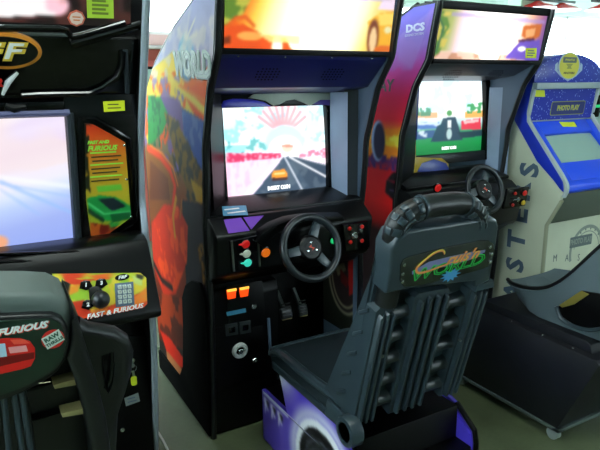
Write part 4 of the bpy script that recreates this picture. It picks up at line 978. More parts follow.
# ------------------------------------------------------------------ touch-screen kiosk
MX0, MX1 = 2.50, 3.04
MC = (MX0 + MX1) / 2
kio = thing('touch_screen_kiosk', (MC, 2.2, 0), 'beige and bright blue speckled touch-screen game kiosk with rounded top and oval yellow badge', 'arcade kiosk')
MFR = [(0, 1.925), (.73, 1.92), (.87, 1.845), (.92, 1.825), (.965, 1.835), (1.245, 2.075), (1.30, 2.08), (1.42, 2.06), (1.56, 2.04)]
mz = [0, .3, .73, .87, .92, .965, 1.1, 1.245, 1.30, 1.42, 1.50]
prof = [(interp(MFR, z), z) for z in mz] + [(2.5, 1.48), (2.55, 0)]
for xa in (MX0, MX1 - .022):
    p = MB().prismx(prof, xa, xa + .022, BEIGE).build('side_panel', kio)
    # blue band on the outside of the side panel along the front edge
    out = -1 if xa == MX0 else 1
    FSd = Frame((xa - .001 if out < 0 else xa + .023, 0, 0), (0, out, 0), (0, 0, 1))
    fr_ = [(out * interp(MFR, z), z) for z in (.915, .93, .965, 1.05, 1.15, 1.245, 1.30, 1.42, 1.50)]
    bk_ = [(out * (interp(MFR, z) + d), z) for z, d in ((1.50, .12), (1.42, .105), (1.30, .095), (1.245, .075), (1.15, .08), (1.05, .085), (.965, .05), (.93, .022))]
    MB().slab(fr_ + bk_, -.001, .003, mat('deep_blue_laminate', (30, 54, 190), .35), FSd.M, .001).build('blue_band', p)
    e = [(xa + .011, interp(MFR, z) - .004, z) for z in (0, .3, .73, .87)]
    MB().tube(e, .012, mat('beige_edge_moulding', (160, 162, 136), .5), 8).build('edge_moulding', p)
    e = curve([(xa + .011, interp(MFR, z) - .004, z) for z in (.89, .92, .965, 1.1, 1.245, 1.30, 1.42)], 4)
    MB().tube(e, .013, mat('pale_grey_edge_moulding', (176, 186, 186), .45), 8).build('edge_moulding', p)
FKs = Frame((MX0 - .0015, 0, 0), (0, -1, 0), (0, 0, 1))
b = MB()
for ch, px in (('S', (530, 170)), ('R', (522, 192)), ('E', (519.5, 215.5)), ('T', (517, 240)), ('S', (515.5, 265)), ('A', (513, 292)), ('M', (511, 322))):
    p = FKs.at(*px); b.text(ch, .155, NAVY, FKs.M, p[0], p[1], 0, bold=.006, rot=R_(90))
b.build('side_lettering', kio, label='large slate blue letters MASTERS running up the side')
MB().box(MX0 + .022, MX1 - .022, 2.10, 2.5, .01, 1.46, BEIGE, .004).build('body', kio)
FBz = Frame((0, 1.835, .965), (1, 0, 0), (0, .24, .28))
L, Rr = MX0 + .022, MX1 - .022
H = math.hypot(.24, .28)
s_tl, s_bl = FBz.at(547, 134), FBz.at(559, 163)
b = MB(); xs0, xs1 = L + .05, Rr - .05; ys0, ys1 = s_bl[1], s_tl[1]
b.box(L, xs0, 0, H, -.03, 0, BLUE, .004, FBz.M); b.box(xs1, Rr, 0, H, -.03, 0, BLUE, .004, FBz.M); b.box(xs0, xs1, ys1, H, -.03, 0, BLUE, .004, FBz.M); b.box(xs0, xs1, 0, ys0, -.03, 0, BLUE, .004, FBz.M)
bz = b.build('screen_bezel', kio)
def gcrt(u, v):
    return (xs0 - .005 + (xs1 - xs0 + .01) * u, ys0 - .005 + (ys1 - ys0 + .01) * v, -.006 - .016 * ((2 * u - 1) ** 2 + (2 * v - 1) ** 2) / 2)
def crt(A):
    u = (A.x - xs0) / (xs1 - xs0); v = (A.y - ys0) / (ys1 - ys0)
    A.fill((122, 146, 138)); 
MB().grid(gcrt, 30, 24, CRTG, FBz.M).build('screen', kio, label='unlit pale green picture tube')
MB().slab(FBz.pts([(559, 122), (574, 122), (577, 126.8), (563, 126.8)]), 0, .001, YEL, FBz.M).build('sticker', kio, label='yellow sticker on the bezel')
MB().prismx([(1.835, .965), (1.815, .945), (1.815, .915), (1.835, .90), (1.90, .92), (1.90, .985)], L - .008, Rr + .008, BLUE, .006).build('front_lip', kio, label='bright blue front edge under the screen')
MB().prismx([(1.84, .905), (1.925, .73), (2.0, .73), (2.0, .905)], L, Rr, mat('painted_shade_laminate', (96, 104, 92), .6), .002).build('underside', kio)  # undercut below the lip; its shade is put into the colour
def speckle():
    m = bpy.data.materials.new('blue_speckled_laminate'); m.use_nodes = True; nt = m.node_tree; b = nt.nodes['Principled BSDF']
    tc = nt.nodes.new('ShaderNodeTexCoord'); v = nt.nodes.new('ShaderNodeTexVoronoi'); v.inputs['Scale'].default_value = 62; v.inputs['Randomness'].default_value = 1
    rp = nt.nodes.new('ShaderNodeValToRGB'); e = rp.color_ramp.elements; e[0].position = .16; e[0].color = lin((140, 160, 236)); e[1].position = .26; e[1].color = lin((26, 44, 168))
    nt.links.new(tc.outputs['Object'], v.inputs['Vector']); nt.links.new(v.outputs['Distance'], rp.inputs['Fac']); nt.links.new(rp.outputs['Color'], b.inputs['Base Color']); b.inputs['Roughness'].default_value = .35
    return m
SPK = speckle()
FPn = Frame((0, 2.078, 1.25), (1, 0, 0), (0, -.02, .17))
MB().slab([(L, 0), (Rr, 0), (Rr, .16), (L, .16)], -.03, .0, SPK, FPn.M).build('upper_panel', kio, label='blue speckled panel')
b = MB(); P0, P1 = FPn.at(552, 101.5), FPn.at(583, 114); cx, cy = (P0[0] + P1[0]) / 2, (P0[1] + P1[1]) / 2; hw, hh = (P1[0] - P0[0]) / 2, abs(P0[1] - P1[1]) / 2
OL = mat('olive_gold_print', (156, 156, 66), .45)
b.slab(rrect(cx - hw, cx + hw, cy - hh, cy + hh, .012), 0, .0012, OL, FPn.M); b.slab(rrect(cx - hw + .004, cx + hw - .004, cy - hh + .004, cy + hh - .004, .01), .0008, .0018, mat('indigo_print', (36, 44, 110), .4), FPn.M)
b.text('PHOTO PLAY', .036, mat('dull_yellow_print', (190, 186, 74), .45), FPn.M, cx, cy, .002, bold=.002, sx=.82); b.build('name_plate', kio, label='dull yellow lettered name plate')
MB().slab(FPn.pts([(534.5, 90), (544.5, 90), (545, 96.8), (535, 96.8)]), 0, .001, YEL, FPn.M).build('sticker', kio, label='small yellow sticker')
p = FPn.at(597, 106); b = MB(); b.slab(rrect(p[0] - .03, p[0] + .026, p[1] - .06, p[1] + .06, .008), 0, .006, GLOSS, FPn.M, .002); b.box(p[0] - .024, p[0] + .018, p[1] - .008, p[1] + .008, .005, .008, GRNL, .001, FPn.M); b.build('coin_slot', kio, label='black coin slot with a green light')
MB().box(L - .02, Rr + .02, 2.03, 2.09, 1.408, 1.44, mat('pale_grey_band', (160, 172, 176), .5), .004).build('trim_band', kio)
FDm = Frame((0, 2.045, 1.44), (1, 0, 0), (0, 0, 1))
dome = [(MX0 - .004, 0)] + [(MX1 + .004, 0)] + [(MC + (MX1 - MC + .004) * math.cos(R_(a)), .02 + .125 * math.sin(R_(a))) for a in range(0, 181, 9)]
MB().slab(dome, -.40, 0, SPK, FDm.M, .006).build('domed_top', kio, label='blue speckled rounded top')
c = FDm.at(569, 66); FDm = Frame(FDm.w(c[0], c[1]), FDm.x, FDm.y); FDm.M = FDm.M @ Matrix.Diagonal((1, .66, 1, 1)); c = (0, 0); b = MB(); PY = mat('badge_yellow_print', (214, 204, 66), .4); PB = mat('badge_pale_print', (170, 190, 214), .4)
k = .108
b.slab([(c[0] + x * k, c[1] + y * k) for x, y in ((-1, .1), (-.85, .25), (-.8, -.35), (-.5, -.55), (0, -.95), (.5, -.55), (.8, -.35), (.85, .25), (1, .1), (1, -.3), (.55, -.75), (0, -1.08), (-.55, -.75), (-1, -.3))][::1], 0, .0012, PB, FDm.M)
b.slab(arcpts(c, k * .8, 0, 360, 32, k * .98)[:-1], .0008, .002, PB, FDm.M); b.slab(arcpts(c, k * .72, 0, 360, 32, k * .9)[:-1], .0018, .0028, PY, FDm.M)
b.slab(rrect(c[0] - k * .5, c[0] + k * .5, c[1] + k * .22, c[1] + k * .62, .008), .0026, .0036, mat('badge_slate_print', (90, 104, 96), .4), FDm.M)
b.text('PHOTO', .021, PY, FDm.M, c[0], c[1] + k * .42, .0037, bold=.0006); b.text('MASTERS', .021, mat('badge_dark_print', (96, 90, 34), .4), FDm.M, c[0], c[1] - k * .5, .003, bold=.001, shear=.2); b.slab([(c[0] - k * .2, c[1] - k * .2), (c[0] + k * .2, c[1] - k * .2), (c[0] + k * .1, c[1] - k * .05), (c[0] + k * .26, c[1] + k * .15), (c[0] - k * .26, c[1] + k * .15), (c[0] - k * .1, c[1] - k * .05)], .0026, .0032, OL, FDm.M)
b.build('oval_badge', kio, label='yellow oval badge')
FLp = Frame((0, 1.935, .73), (1, 0, 0), (0, 0, 1))
MB().slab([(L, -.72), (Rr, -.72), (Rr, .0), (L, .0)], -.03, 0, BEIGE, FLp.M).build('lower_panel', kio)
c = FLp.at(586, 250); b = MB(); RG = mat('grey_ring_print', (140, 150, 140), .55); DG = mat('slate_print', (96, 108, 108), .55)
b.ribbon(arcpts(c, .135, -20, 200, 40), .018, RG, FLp.M, .0003); b.ribbon(arcpts(c, .108, 10, 170, 30), .005, RG, FLp.M, .0003)
for a in range(40, 150, 20):
    q = (c[0] + .122 * math.cos(R_(a)), c[1] + .122 * math.sin(R_(a))); b.slab([(q[0] - .005, q[1]), (q[0], q[1] + .007), (q[0] + .005, q[1]), (q[0], q[1] - .007)], .0005, .0014, DG, FLp.M)
p = FLp.at(580, 241); b.slab(rrect(p[0] - .085, p[0] + .10, p[1] - .03, p[1] + .03, .006), .0006, .0016, DG, FLp.M); b.text('PHOTO PLAY', .042, RG, FLp.M, p[0] + .008, p[1], .0017, bold=.0015, sx=.72); b.build('ring_emblem', kio, label='grey printed ring and plate'); b = MB()
for i, ch in enumerate('MASTERS'):
    p = FLp.at(555 + i * 11.8, 258.5 - i * .4); b.text(ch, .055, DG, FLp.M, p[0], p[1], .0006, sx=.8)
b.build('front_lettering', kio, label='widely spaced grey letters')

# ------------------------------------------------------------------ seat base on castors with a bucket seat
BX0, BX1 = 1.93, 2.46
base = thing('wheeled_platform', (2.2, 1.6, 0), 'scuffed black platform on castors carrying the grey bucket seat', 'platform')
MB().prismx([(1.345, .06), (1.195, .405), (1.207, .42), (1.86, .435), (1.95, .38), (1.95, .06)], BX0, BX1, SCUFF, .006).build('body', base)
MB().prismx([(1.25, .415), (1.26, .455), (1.28, .466), (1.80, .466), (1.83, .43)], BX0 + .035, BX1 - .035, SCUFF, .004).build('top_ledge', base)
b = MB()
for y in (1.36, 1.5, 1.66): b.lathe([(.006, 0), (.006, .003), (.003, .005), (0, .005)], CHROME, Matrix.Translation((BX0 + .018, y - .04, .4205 + (y - 1.36) * .023)), 10)
b.build('bolt', base)
b = MB(); b.box(BX0 - .006, BX0 + .02, 1.33, 1.95, .05, .064, mat('worn_steel_edge', (104, 116, 112), .5, .6), .002); b.box(BX0 - .006, BX1 + .006, 1.33, 1.355, .05, .064, MATS['worn_steel_edge'], .002); b.build('edge_rail', base)
for (x, y) in ((BX0 + .02, 1.37), (BX1 - .05, 1.37), (BX0 + .03, 1.90), (BX1 - .05, 1.90)):
    b = MB(); b.tube([(x - .013, y, .026), (x + .013, y, .026)], .026, GREYS, 20); co = b.build('castor', base)
    MB().box(x - .018, x + .018, y - .02, y + .02, .042, .05, STEEL, .002).build('castor_plate', co)
bk = thing('bucket_chair', (2.2, 1.5, .467), 'grey moulded bucket seat on the scuffed black wheeled platform', 'arcade seat')
SX0_, SX1_ = 1.985, 2.40
rim = [(1.79, .545), (1.74, .545), (1.67, .552), (1.60, .565), (1.54, .59), (1.48, .635), (1.42, .70), (1.36, .775), (1.29, .86), (1.22, .95), (1.16, 1.04), (1.13, 1.09)]
low = [(1.775, .525), (1.71, .485), (1.63, .445), (1.58, .435), (1.52, .435), (1.46, .435), (1.38, .435), (1.30, .435), (1.22, .435), (1.14, .44), (1.08, .5), (1.06, .6)]
_t = lambda L: [(y * .965, 1.42 - .965 * (1.42 - z)) for y, z in L]
rim, low = _t(rim), _t(low)
dep = [.01, .045, .075, .09, .10, .105, .11, .12, .13, .13, .12, .05]
prs = []
V = []; Fc = []; nseg = 22
for i, ((yr, zr), (yl, zl), d) in enumerate(zip(rim, low, dep)):
    wd = .5 * (SX1_ - SX0_) * (.80 if i == 0 else .93 if i == 1 else 1); cx = (SX0_ + SX1_) / 2
    row = []
    t = Vector((rim[min(i + 1, 11)][0] - rim[max(i - 1, 0)][0], rim[min(i + 1, 11)][1] - rim[max(i - 1, 0)][1])).normalized(); nrm = Vector((t.y, -t.x))
    if nrm.y > 0: nrm = -nrm
    nrm = Vector((-abs(nrm.x) * -1 if False else nrm.x, nrm.y))
    for k in range(nseg + 1):
        s = -1 + 2 * k / nseg; g = 1 - abs(s) ** 3.2
        row.append((cx + s * (wd - .012), yr - abs(nrm.x) * d * g, zr - abs(nrm.y) * d * g))
    row.append((cx + wd + .004, yr, zr - .012)); row.append((cx + wd - .005, (yr * .5 + yl * .5), (zr + zl) / 2)); row.append((cx + wd * .93, yl, zl))
    row.append((cx - wd * .93, yl, zl)); row.append((cx - wd + .005, (yr * .5 + yl * .5), (zr + zl) / 2)); row.append((cx - wd - .004, yr, zr - .012))
    V += row; m_ = len(row)
for i in range(len(rim) - 1):
    for k in range(m_): Fc.append((i * m_ + k, i * m_ + (k + 1) % m_, (i + 1) * m_ + (k + 1) % m_, (i + 1) * m_ + k))
Fc.append(tuple(range(m_))); Fc.append(tuple(range((len(rim) - 1) * m_, len(rim) * m_))[::-1])
sh = MB().raw(V, Fc, SEATL).build('seat_shell', bk, smooth=60)
e = curve([((SX0_ + SX1_) / 2 - .5 * (SX1_ - SX0_) * (.8 if i == 0 else .93 if i == 1 else 1) + .004, y, z) for i, (y, z) in enumerate(rim)], 4)
MB().tube(e, .009, SEATD, 8).build('rim_bead', sh)
FBs = Frame((SX0_ - .004, 0, 0), (0, -1, 0), (0, 0, 1))
hole = curve([FBs.at(*p) + (0,) for p in [(557, 306), (562, 318), (574, 326), (590, 330), (606, 328)]], 5)
b = MB(); b.tube([(p[0], p[1], .004) for p in hole], .009, SEAT, 8, M=FBs.M); b.build('hand_hold_lip', bk)
P = FBs.pts([(558, 307), (582, 291), (600, 294), (612, 300), (610, 326), (592, 329), (575, 325), (563, 317)])
MB().slab(P, -.02, .003, BLK, FBs.M, .002).build('hand_hold_shade', bk, label='dark patch painted for a hollow in the shell')  # black patch instead of a cut; the hollow's shade is painted
MB().slab(FBs.pts([(560, 305), (582, 290.5), (590, 294), (575, 304), (563, 307.5)]), .002, .006, mat('gold_highlight_bracket', (140, 128, 60), .4, .5), FBs.M, .001).build('bracket', bk)  # bracket at the hollow; its gold highlight is put into the colour

# ------------------------------------------------------------------ the driving seat in the middle
st = thing('racing_chair', (1.11, 1.5, .37), 'black driving chair with grab handle, ribbed back and colourful badge, facing the middle cabinet', 'arcade seat', 'driving chairs')
FS = Frame((0, 1.12, 1.05), (1, 0, 0), (0, -.26, 1))
def back_shell(t, F, xl, xr, mat_, h=.60, top=.02, zb=-.085, deep=.15):
    """seat back: a wedge that is thin at the shoulders and deep at the bottom"""
    out = [(xl, -h), (xl + .001, -h * .6), (xl, -.15), (xl - .006, -.03), (xl + .01, top - .006), (xl + .04, top), (xr - .06, top), (xr - .035, top - .004), (xr - .012, -.03), (xr, -.15), (xr - .003, -h * .6), (xr - .02, -h)]
    bm = bmesh.new(); a = [bm.verts.new((p[0], p[1], zb)) for p in out]
    b_ = [bm.verts.new((p[0], p[1], -.072 - deep * max(0, (-.12 - p[1]) / h))) for p in out]
    bm.faces.new(a); bm.faces.new(b_[::-1]); n = len(out)
    for i in range(n): bm.faces.new((a[(i + 1) % n], a[i], b_[i], b_[(i + 1) % n]))
    bmesh.ops.recalc_face_normals(bm, faces=bm.faces)
    bmesh.ops.bevel(bm, geom=list(bm.edges), offset=.008, segments=2, affect='EDGES')
    bmesh.ops.triangulate(bm, faces=[f for f in bm.faces if len(f.verts) > 4])
    return MB().bm(bm, mat_, F.M)
bs = back_shell(st, FS, .90, 1.325, SEAT, h=.65, zb=-.06, deep=.155).build('backrest', st)
# upper block carrying the badge
pan = [(.905, -.165), (.902, -.10), (.892, -.03), (.904, .002), (.94, .02), (1.22, .018), (1.255, .008), (1.272, -.015), (1.288, -.10), (1.30, -.20), (1.245, -.215), (1.235, -.19), (1.18, -.185), (1.02, -.17), (1.0, -.165)]
MB().slab(pan, -.07, 0, SEAT, FS.M, .010, 3).build('head_panel', st)
bp = [FS.at(*p) for p in [(400, 265), (403, 259), (409, 256), (440, 248), (480, 240), (488, 240), (492.5, 243), (494, 250), (492, 260), (487, 266), (482, 268.5), (440, 280), (412, 286), (403, 286), (399.5, 280)]]
bd = MB(); bd.slab(bp, -.001, .004, DECAL, FS.M, .002)
FE = Frame(FS.w(0, 0, .004), FS.x, FS.y)
LBR = mat('lavender_brush_print', (126, 126, 176), .4); OC = mat('orange_script_print', (240, 150, 84), .35); YC = mat('yellow_script_print', (240, 216, 90), .35); GC = mat('bright_green_print', (40, 196, 80), .35)
# brushed backing, starburst, green block word, orange script word
bd.ribbon([FE.at(*p) for p in [(412, 273), (428, 266), (450, 261), (470, 256), (485, 251)]], [.010, .026, .030, .026, .008], LBR, FE.M, 0)
c = FE.at(451, 273); star = []
for i in range(22):
    r = (.022 if i % 2 else .038) ; a = 2 * math.pi * i / 22; star.append((c[0] + r * math.cos(a), c[1] - .006 + .62 * r * math.sin(a)))
bd.slab(star, 0, .0008, BLUEP, FE.M)
cpt = FE.at(449, 265.5); pa, pb = FE.at(412, 274.5), FE.at(484, 256.5); rot = math.atan2(pb[1] - pa[1], pb[0] - pa[0])
cpt = FE.at(448, 267.5)
bd.text('WORLD', .048, GC, FE.M, cpt[0], cpt[1], .0012, bold=.0016, rot=rot, sx=1.5, shear=.2); bd.text('WORLD', .048, mat('deep_green_print', (10, 60, 30), .35), FE.M, cpt[0], cpt[1], .0022, bold=-.0012, rot=rot, sx=1.5, shear=.2)
big = curve([FE.at(*p) + (0,) for p in [(444, 254), (442, 250.5), (434, 252.5), (424, 260), (416, 268), (418, 272.5), (428, 270.5), (440, 266), (452, 261.5)]], 5)
bd.ribbon([p[:2] for p in big], [.003 + .0045 * math.sin(math.pi * i / (len(big) - 1)) for i in range(len(big))], OC, FE.M, .0024)
big2 = [(p[0], p[1] + .0035) for p in big[: len(big) // 2]]
bd.ribbon(big2, [.003] * len(big2), YC, FE.M, .003)
cpt = FE.at(462, 256.5); bd.text("ruis'n", .045, OC, FE.M, cpt[0], cpt[1], .0026, bold=.0012, rot=rot, sx=1.22, shear=.45); bd.text("ruis'n", .044, YC, FE.M, cpt[0] - .001, cpt[1] + .0025, .0030, bold=-.0016, rot=rot, sx=1.25, shear=.45)
bdo = bd.build('title_badge', st, label='dark badge with a green and orange title')
for px in ((404, 265), (402.5, 274), (402, 282), (490, 247), (491.5, 254), (490, 262)):
    p = FE.at(*px); MB().disc(p, .005, -.001, .003, CHROME, FE.M, 10).build('rivet', bdo)
# grab handle: tube with a sleeve and rubber pads
hp = curve([(.92, -.02, -.036), (.920, .018, -.034), (.934, .042, -.034), (.968, .059, -.034), (1.01, .064, -.034), (1.06, .064, -.034), (1.11, .062, -.034), (1.155, .051, -.034), (1.186, .028, -.036), (1.203, .002, -.038), (1.21, -.02, -.04)], 6)
n = len(hp); rr = [.0295 if i / (n - 1) < .5 else .0295 + .010 * max(0, (i / (n - 1) - .6) / .4) for i in range(n)]
ha = MB().tube(hp, rr, SEATD, 18, M=FS.M).build('grab_handle', st)
sl = hp[22:40]; MB().tube(sl, [.0325] + [.0312] * (len(sl) - 2) + [.0325], SEATD, 20, M=FS.M).build('sleeve', ha)
for i0 in (21, 40): MB().tube(hp[i0:i0 + 2], .0345, SEAT, 20, M=FS.M).build('collar', ha)
def pad_on(path, i, ang, rad, l, w_):
    p = path[i]; t = (path[min(i + 1, len(path) - 1)] - path[max(i - 1, 0)]).normalized(); nz = Vector((0, 0, 1)); e = t.cross(nz).normalized()
    d = e * math.cos(ang) + nz * math.sin(ang); s = t.cross(d)
    M = FS.M @ Matrix(((t.x, s.x, d.x, p.x + d.x * rad), (t.y, s.y, d.y, p.y + d.y * rad), (t.z, s.z, d.z, p.z + d.z * rad), (0, 0, 0, 1)))
    return MB().box(-l / 2, l / 2, -w_ / 2, w_ / 2, -.004, .0045, SEAT, .003, M)
for i in (5, 11, 16):
    for ang in (R_(48), R_(108), R_(-10) + math.pi): pass
for i, sc in ((5, 1), (10, .9), (14.5, .9), (19, .8)):
    for ang, wd in ((R_(118), .024), (R_(62), .022), (R_(165), .02)):
        pad_on(hp, int(i), math.pi - ang if False else ang, .0285, .021 * sc, wd).build('grip_pad', ha)
for i in (44, 48, 52, 56):
    for ang, wd in ((R_(118), .026), (R_(62), .024), (R_(15), .02)):
        pad_on(hp, i, ang, rr[min(i, n - 1)] - .001, .02, wd).build('grip_pad', ha)
MB().slab([(.955, .019), (1.15, .018), (1.15, .026), (.955, .027)], -.072, -.058, mat('violet_edge_strip', (96, 88, 160), .35), FS.M, .002).build('edge_strip', st)
# ribbed columns and the fins between them
def column(xt, xb, yt, yb, nr, nm, chx=.006):
    poly = [(xb[0], yb), (xt[0], yt - .012), (xt[0] + .012, yt), (xt[1] - .012, yt - .004), (xt[1], yt - .016), (xb[1], yb)]
    c_ = MB().slab(poly, -.09, -.022, SEAT, FS.M, chx, 2).build(nm, st)
    for k in range(nr):
        u = (k + .6) / (nr + .2)
        a, b2 = xt[0] + (xt[1] - xt[0]) * u, xb[0] + (xb[1] - xb[0]) * u
        ys, wr = yt - .012 - .02 * abs(u - .5), .0052
        MB().slab([(b2 - wr, yb + .012), (b2 + wr, yb + .012), (a + wr, ys - .008), (a, ys), (a - wr, ys - .008)], -.024, -.004, SEAT, FS.M, .003, 2).build('ridge', c_)
    return c_
column((.902, .968), (.898, .972), -.225, -.65, 3, 'rib_column')
column((1.032, 1.168), (1.036, 1.166), -.205, -.655, 4, 'rib_column')
column((1.25, 1.325), (1.248, 1.315), -.225, -.655, 3, 'rib_column')
for (a, b2, y0) in ((.962, 1.042, -.275), (1.16, 1.256, -.285)):
    for k in range(5):
        y = y0 - k * .082
        m = MB()
        V = []; Fc = []
        prf = ((.030, -.075), (.026, -.045), (.012, -.030), (-.006, -.030), (-.020, -.046), (-.022, -.075))
        for i in range(11):
            u = i / 10
            x = a + (b2 - a) * u; sag = -.007 * math.sin(math.pi * u); lift = -.004 + .012 * max(0, (u - .7) / .3) ** 2
            for dy_, dz_ in prf: V.append((x, y + dy_ + sag, dz_ + lift))
        for i in range(10):
            for q in range(5): Fc.append((i * 6 + q, i * 6 + q + 1, i * 6 + 7 + q, i * 6 + 6 + q))
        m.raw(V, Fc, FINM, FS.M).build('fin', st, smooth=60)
m = MB(); m.lathe([(.032, -.03), (.032, .03)], SEATD, FS.M @ Matrix.Translation((.945, -.195, -.04)) @ Matrix.Rotation(R_(90), 4, 'X'), 20); m.build('socket', st)
MB().slab([(1.248, -.205), (1.312, -.20), (1.328, -.228), (1.246, -.228)], -.06, .002, SEAT, FS.M, .004).build('shoulder_cap', st)
for px in ((384, 358), (462, 342)):
    p = FS.at(*px); MB().disc(p, .004, -.014, -.004, STEEL, FS.M, 8).build('screw', st)
for k in range(5):
    z = .80 - k * .075; y = 1.245 + k * .028
    m = MB(); m.prismx([(y - .012, z + .03), (y + .035, z + .006), (y + .035, z - .006), (y - .012, z + .016)], .8955, .905, SEAT, .003); m.build('side_rib', st)
# cushion
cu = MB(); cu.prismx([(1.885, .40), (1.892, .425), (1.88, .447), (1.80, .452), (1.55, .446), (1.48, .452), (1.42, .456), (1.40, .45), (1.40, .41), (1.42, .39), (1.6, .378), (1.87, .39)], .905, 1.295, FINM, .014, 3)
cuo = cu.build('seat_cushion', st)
for x in (.917, 1.283): MB().tube(curve([(x, 1.872, .428), (x, 1.80, .452), (x, 1.6, .452), (x, 1.46, .458), (x, 1.38, .46)], 4), [.018] * 17, SEAT, 10).build('side_bolster', cuo)
MB().tube(curve([(.917, 1.872, .428), (.93, 1.886, .432), (1.1, 1.89, .432), (1.27, 1.886, .432), (1.283, 1.872, .428)], 4), .017, SEAT, 10).build('front_bolster', cuo)
MB().box(.899, .912, 1.33, 1.86, .376, .405, SEAT, .005).build('side_rail', cuo)
for x0_, x1_ in ((.868, .907),):
    m = MB(); T = Matrix.Translation((x0_, 1.305, .415)) @ Matrix.Rotation(R_(90), 4, 'Y')
    m.lathe([(.030, .0), (.034, -.002), (.046, .0), (.049, .006), (.049, x1_ - x0_)], SEAT, T, 28); m.lathe([(0, .02), (.031, .02), (.031, 0)], SEATD, T, 28); m.build('pivot', st)
m = MB(); m.prismx([(1.28, .39), (1.27, .44), (1.44, .455), (1.46, .39)], .890, .904, SEAT, .006); m.build('hinge_arm', st)
# pedestal
pd = thing('seat_pedestal', (1.13, 1.6, 0), 'purple and black pedestal with white wheel-arch artwork under the ribbed driving chair', 'seat pedestal')
MB().box(.925, 1.343, 1.315, 1.76, .01, .36, BLK, .006).build('body', pd)
MB().box(.918, 1.345, 1.74, 1.972, .008, .232, BLK, .006).build('front_step', pd)
def sideart(FL, sg):
    K = FL.pts
    def paint(A):
        Y = -A.x
        A.ramp((Y - 1.2) / .78, [(0, (60, 40, 150)), (.3, (78, 56, 190)), (.62, (86, 60, 206)), (.78, (110, 90, 200)), (.8, (92, 70, 190)), (1, (62, 44, 140))])
        c = (-1.5, .135); d = np.hypot(A.x - c[0], (A.y - c[1]))
        A.mix(np.clip(1 - np.abs(d - .205) / .05, 0, 1) * .9, (226, 226, 244)); A.mix((np.abs(d - .172) < .016).astype(float), (244, 244, 252)); A.mix((d < .157).astype(float), (20, 20, 26)); A.mix(((d > .108) & (d < .118)).astype(float), (70, 72, 84)); A.mix((d < .09).astype(float), (44, 44, 52))
        t = np.clip((.022 - np.abs((Y - 1.80) * .9 + (A.y - .36) * .25)) / .02, 0, 1) * (A.y > .24) * (Y > 1.7)
        A.mix(t * .95, (240, 240, 250)); A.mix(np.clip((A.y - .27) / .09, 0, 1) * np.clip((Y - 1.64) / .13, 0, 1) * .85, (222, 224, 246))
        for k in range(3):
            x0 = -1.955 + k * .06; A.poly([(x0, .205), (x0 + .045, .205), (x0 + .035, .15), (x0 + .02, .175), (x0 + .012, .12)], (226, 226, 240)); A.poly([(x0 + .018, .200), (x0 + .045, .200), (x0 + .04, .165)], (24, 20, 40))
        A.poly([(-1.96, .232), (-1.74, .232), (-1.74, .218), (-1.96, .215)], (214, 214, 236))
    return paint
for xa, sg in ((.909, -1), (1.352, 1)):
    poly = [(1.972, .006), (1.972, .232), (1.752, .236), (1.80, .350), (1.81, .366), (1.79, .372), (1.40, .372), (1.34, .352), (1.25, .29), (1.24, .25), (1.24, .006)]
    p = MB().prismx(poly, xa, xa + .016, mat('purple_laminate', (74, 54, 176), .35), .002).build('side_panel', pd)
    if sg < 0:
        FLs = Frame((xa - .0015, 0, 0), (0, -1, 0), (0, 0, 1)); zf = [(.006, 1.972), (.232, 1.972), (.2335, 1.752), (.35, 1.80), (.366, 1.81), (.372, 1.79)]; zr_ = [(.006, 1.24), (.25, 1.24), (.29, 1.25), (.352, 1.34), (.372, 1.40)]
        MB().grid(lambda u, v: (-(interp(zf, .008 + .362 * v) + (interp(zr_, .008 + .362 * v) - interp(zf, .008 + .362 * v)) * u), .008 + .362 * v, 0), 110, 70, PAINT, FLs.M, sideart(FLs, sg), flip=False).build('side_artwork', p, label='purple artwork with a wheel and white arch')
    b = MB(); b.tube([(xa + .008, 1.34, .352), (xa + .008, 1.252, .291), (xa + .008, 1.242, .25), (xa + .008, 1.242, .01)], .010, BLK, 8); b.build('edge_moulding', p)
MB().box(.925, 1.343, 1.245, 1.33, .006, .24, BLK, .004).build('rear_tray', pd)
PV = mat('bright_violet_panel', (84, 66, 214), .35)
MB().prismx([(1.42, .36), (1.35, .345), (1.258, .28), (1.25, .225), (1.38, .225)], 1.343, 1.3515, PV).build('tray_wall', pd, label='bright violet inside of the tray')

# ------------------------------------------------------------------ the seat of the left cabinet
s0 = thing('racing_chair', (0, 1.3, 0), 'black driving chair with red car badge, facing the leftmost cabinet', 'arcade seat', 'driving chairs')
G = Frame((0, 1.10, 1.05), (1, 0, 0), (0, -.16, 1))
def gp(L): return [G.at(*p) for p in L]
xm = G.at(-52, 340)[0]
def mirror(L): return L + [(2 * xm - p[0], p[1]) for p in L[::-1]]
GH = mat('worn_grey_seat_plastic', (84, 96, 92), .5, bump=.12, bscale=400)
hd = gp([(-20, 299), (30, 298), (54, 299), (68, 305), (75, 316), (80, 335), (84, 352)])
MB().slab(mirror(hd), -.12, -.012, GH, G.M, .022, 4).build('head_panel', s0)
b = MB(); P = [(p[0], p[1], .0) for p in gp([(-20, 317), (30, 314), (54, 313), (66, 318), (72, 330), (74, 345)])]
rp = mirror(gp([(-10, 316.5), (30, 314.5), (52, 314), (62, 318), (68, 328), (70, 342), (66, 358), (58, 371), (44, 382), (20, 394), (-6, 403), (-30, 408)]))
b = MB(); b.slab(rp, -.03, .004, SEATD, G.M, .008, 3); b.build('badge_surround', s0)
ip = mirror(gp([(-10, 320), (30, 318), (50, 317.5), (59, 321), (64, 329.5), (66, 341), (62, 356), (54, 367), (42, 376), (20, 387), (-6, 396), (-30, 401)]))
b = MB(); b.slab(ip, .002, .006, mat('deep_green_decal', (16, 40, 30), .3, coat=.3), G.M, .001)
GE = Frame(G.w(0, 0, .006), G.x, G.y)
pa, pb = GE.at(1, 333), GE.at(48, 324.5); rot = math.atan2(pb[1] - pa[1], pb[0] - pa[0]); c = GE.at(22, 328.8)
hgt = .018
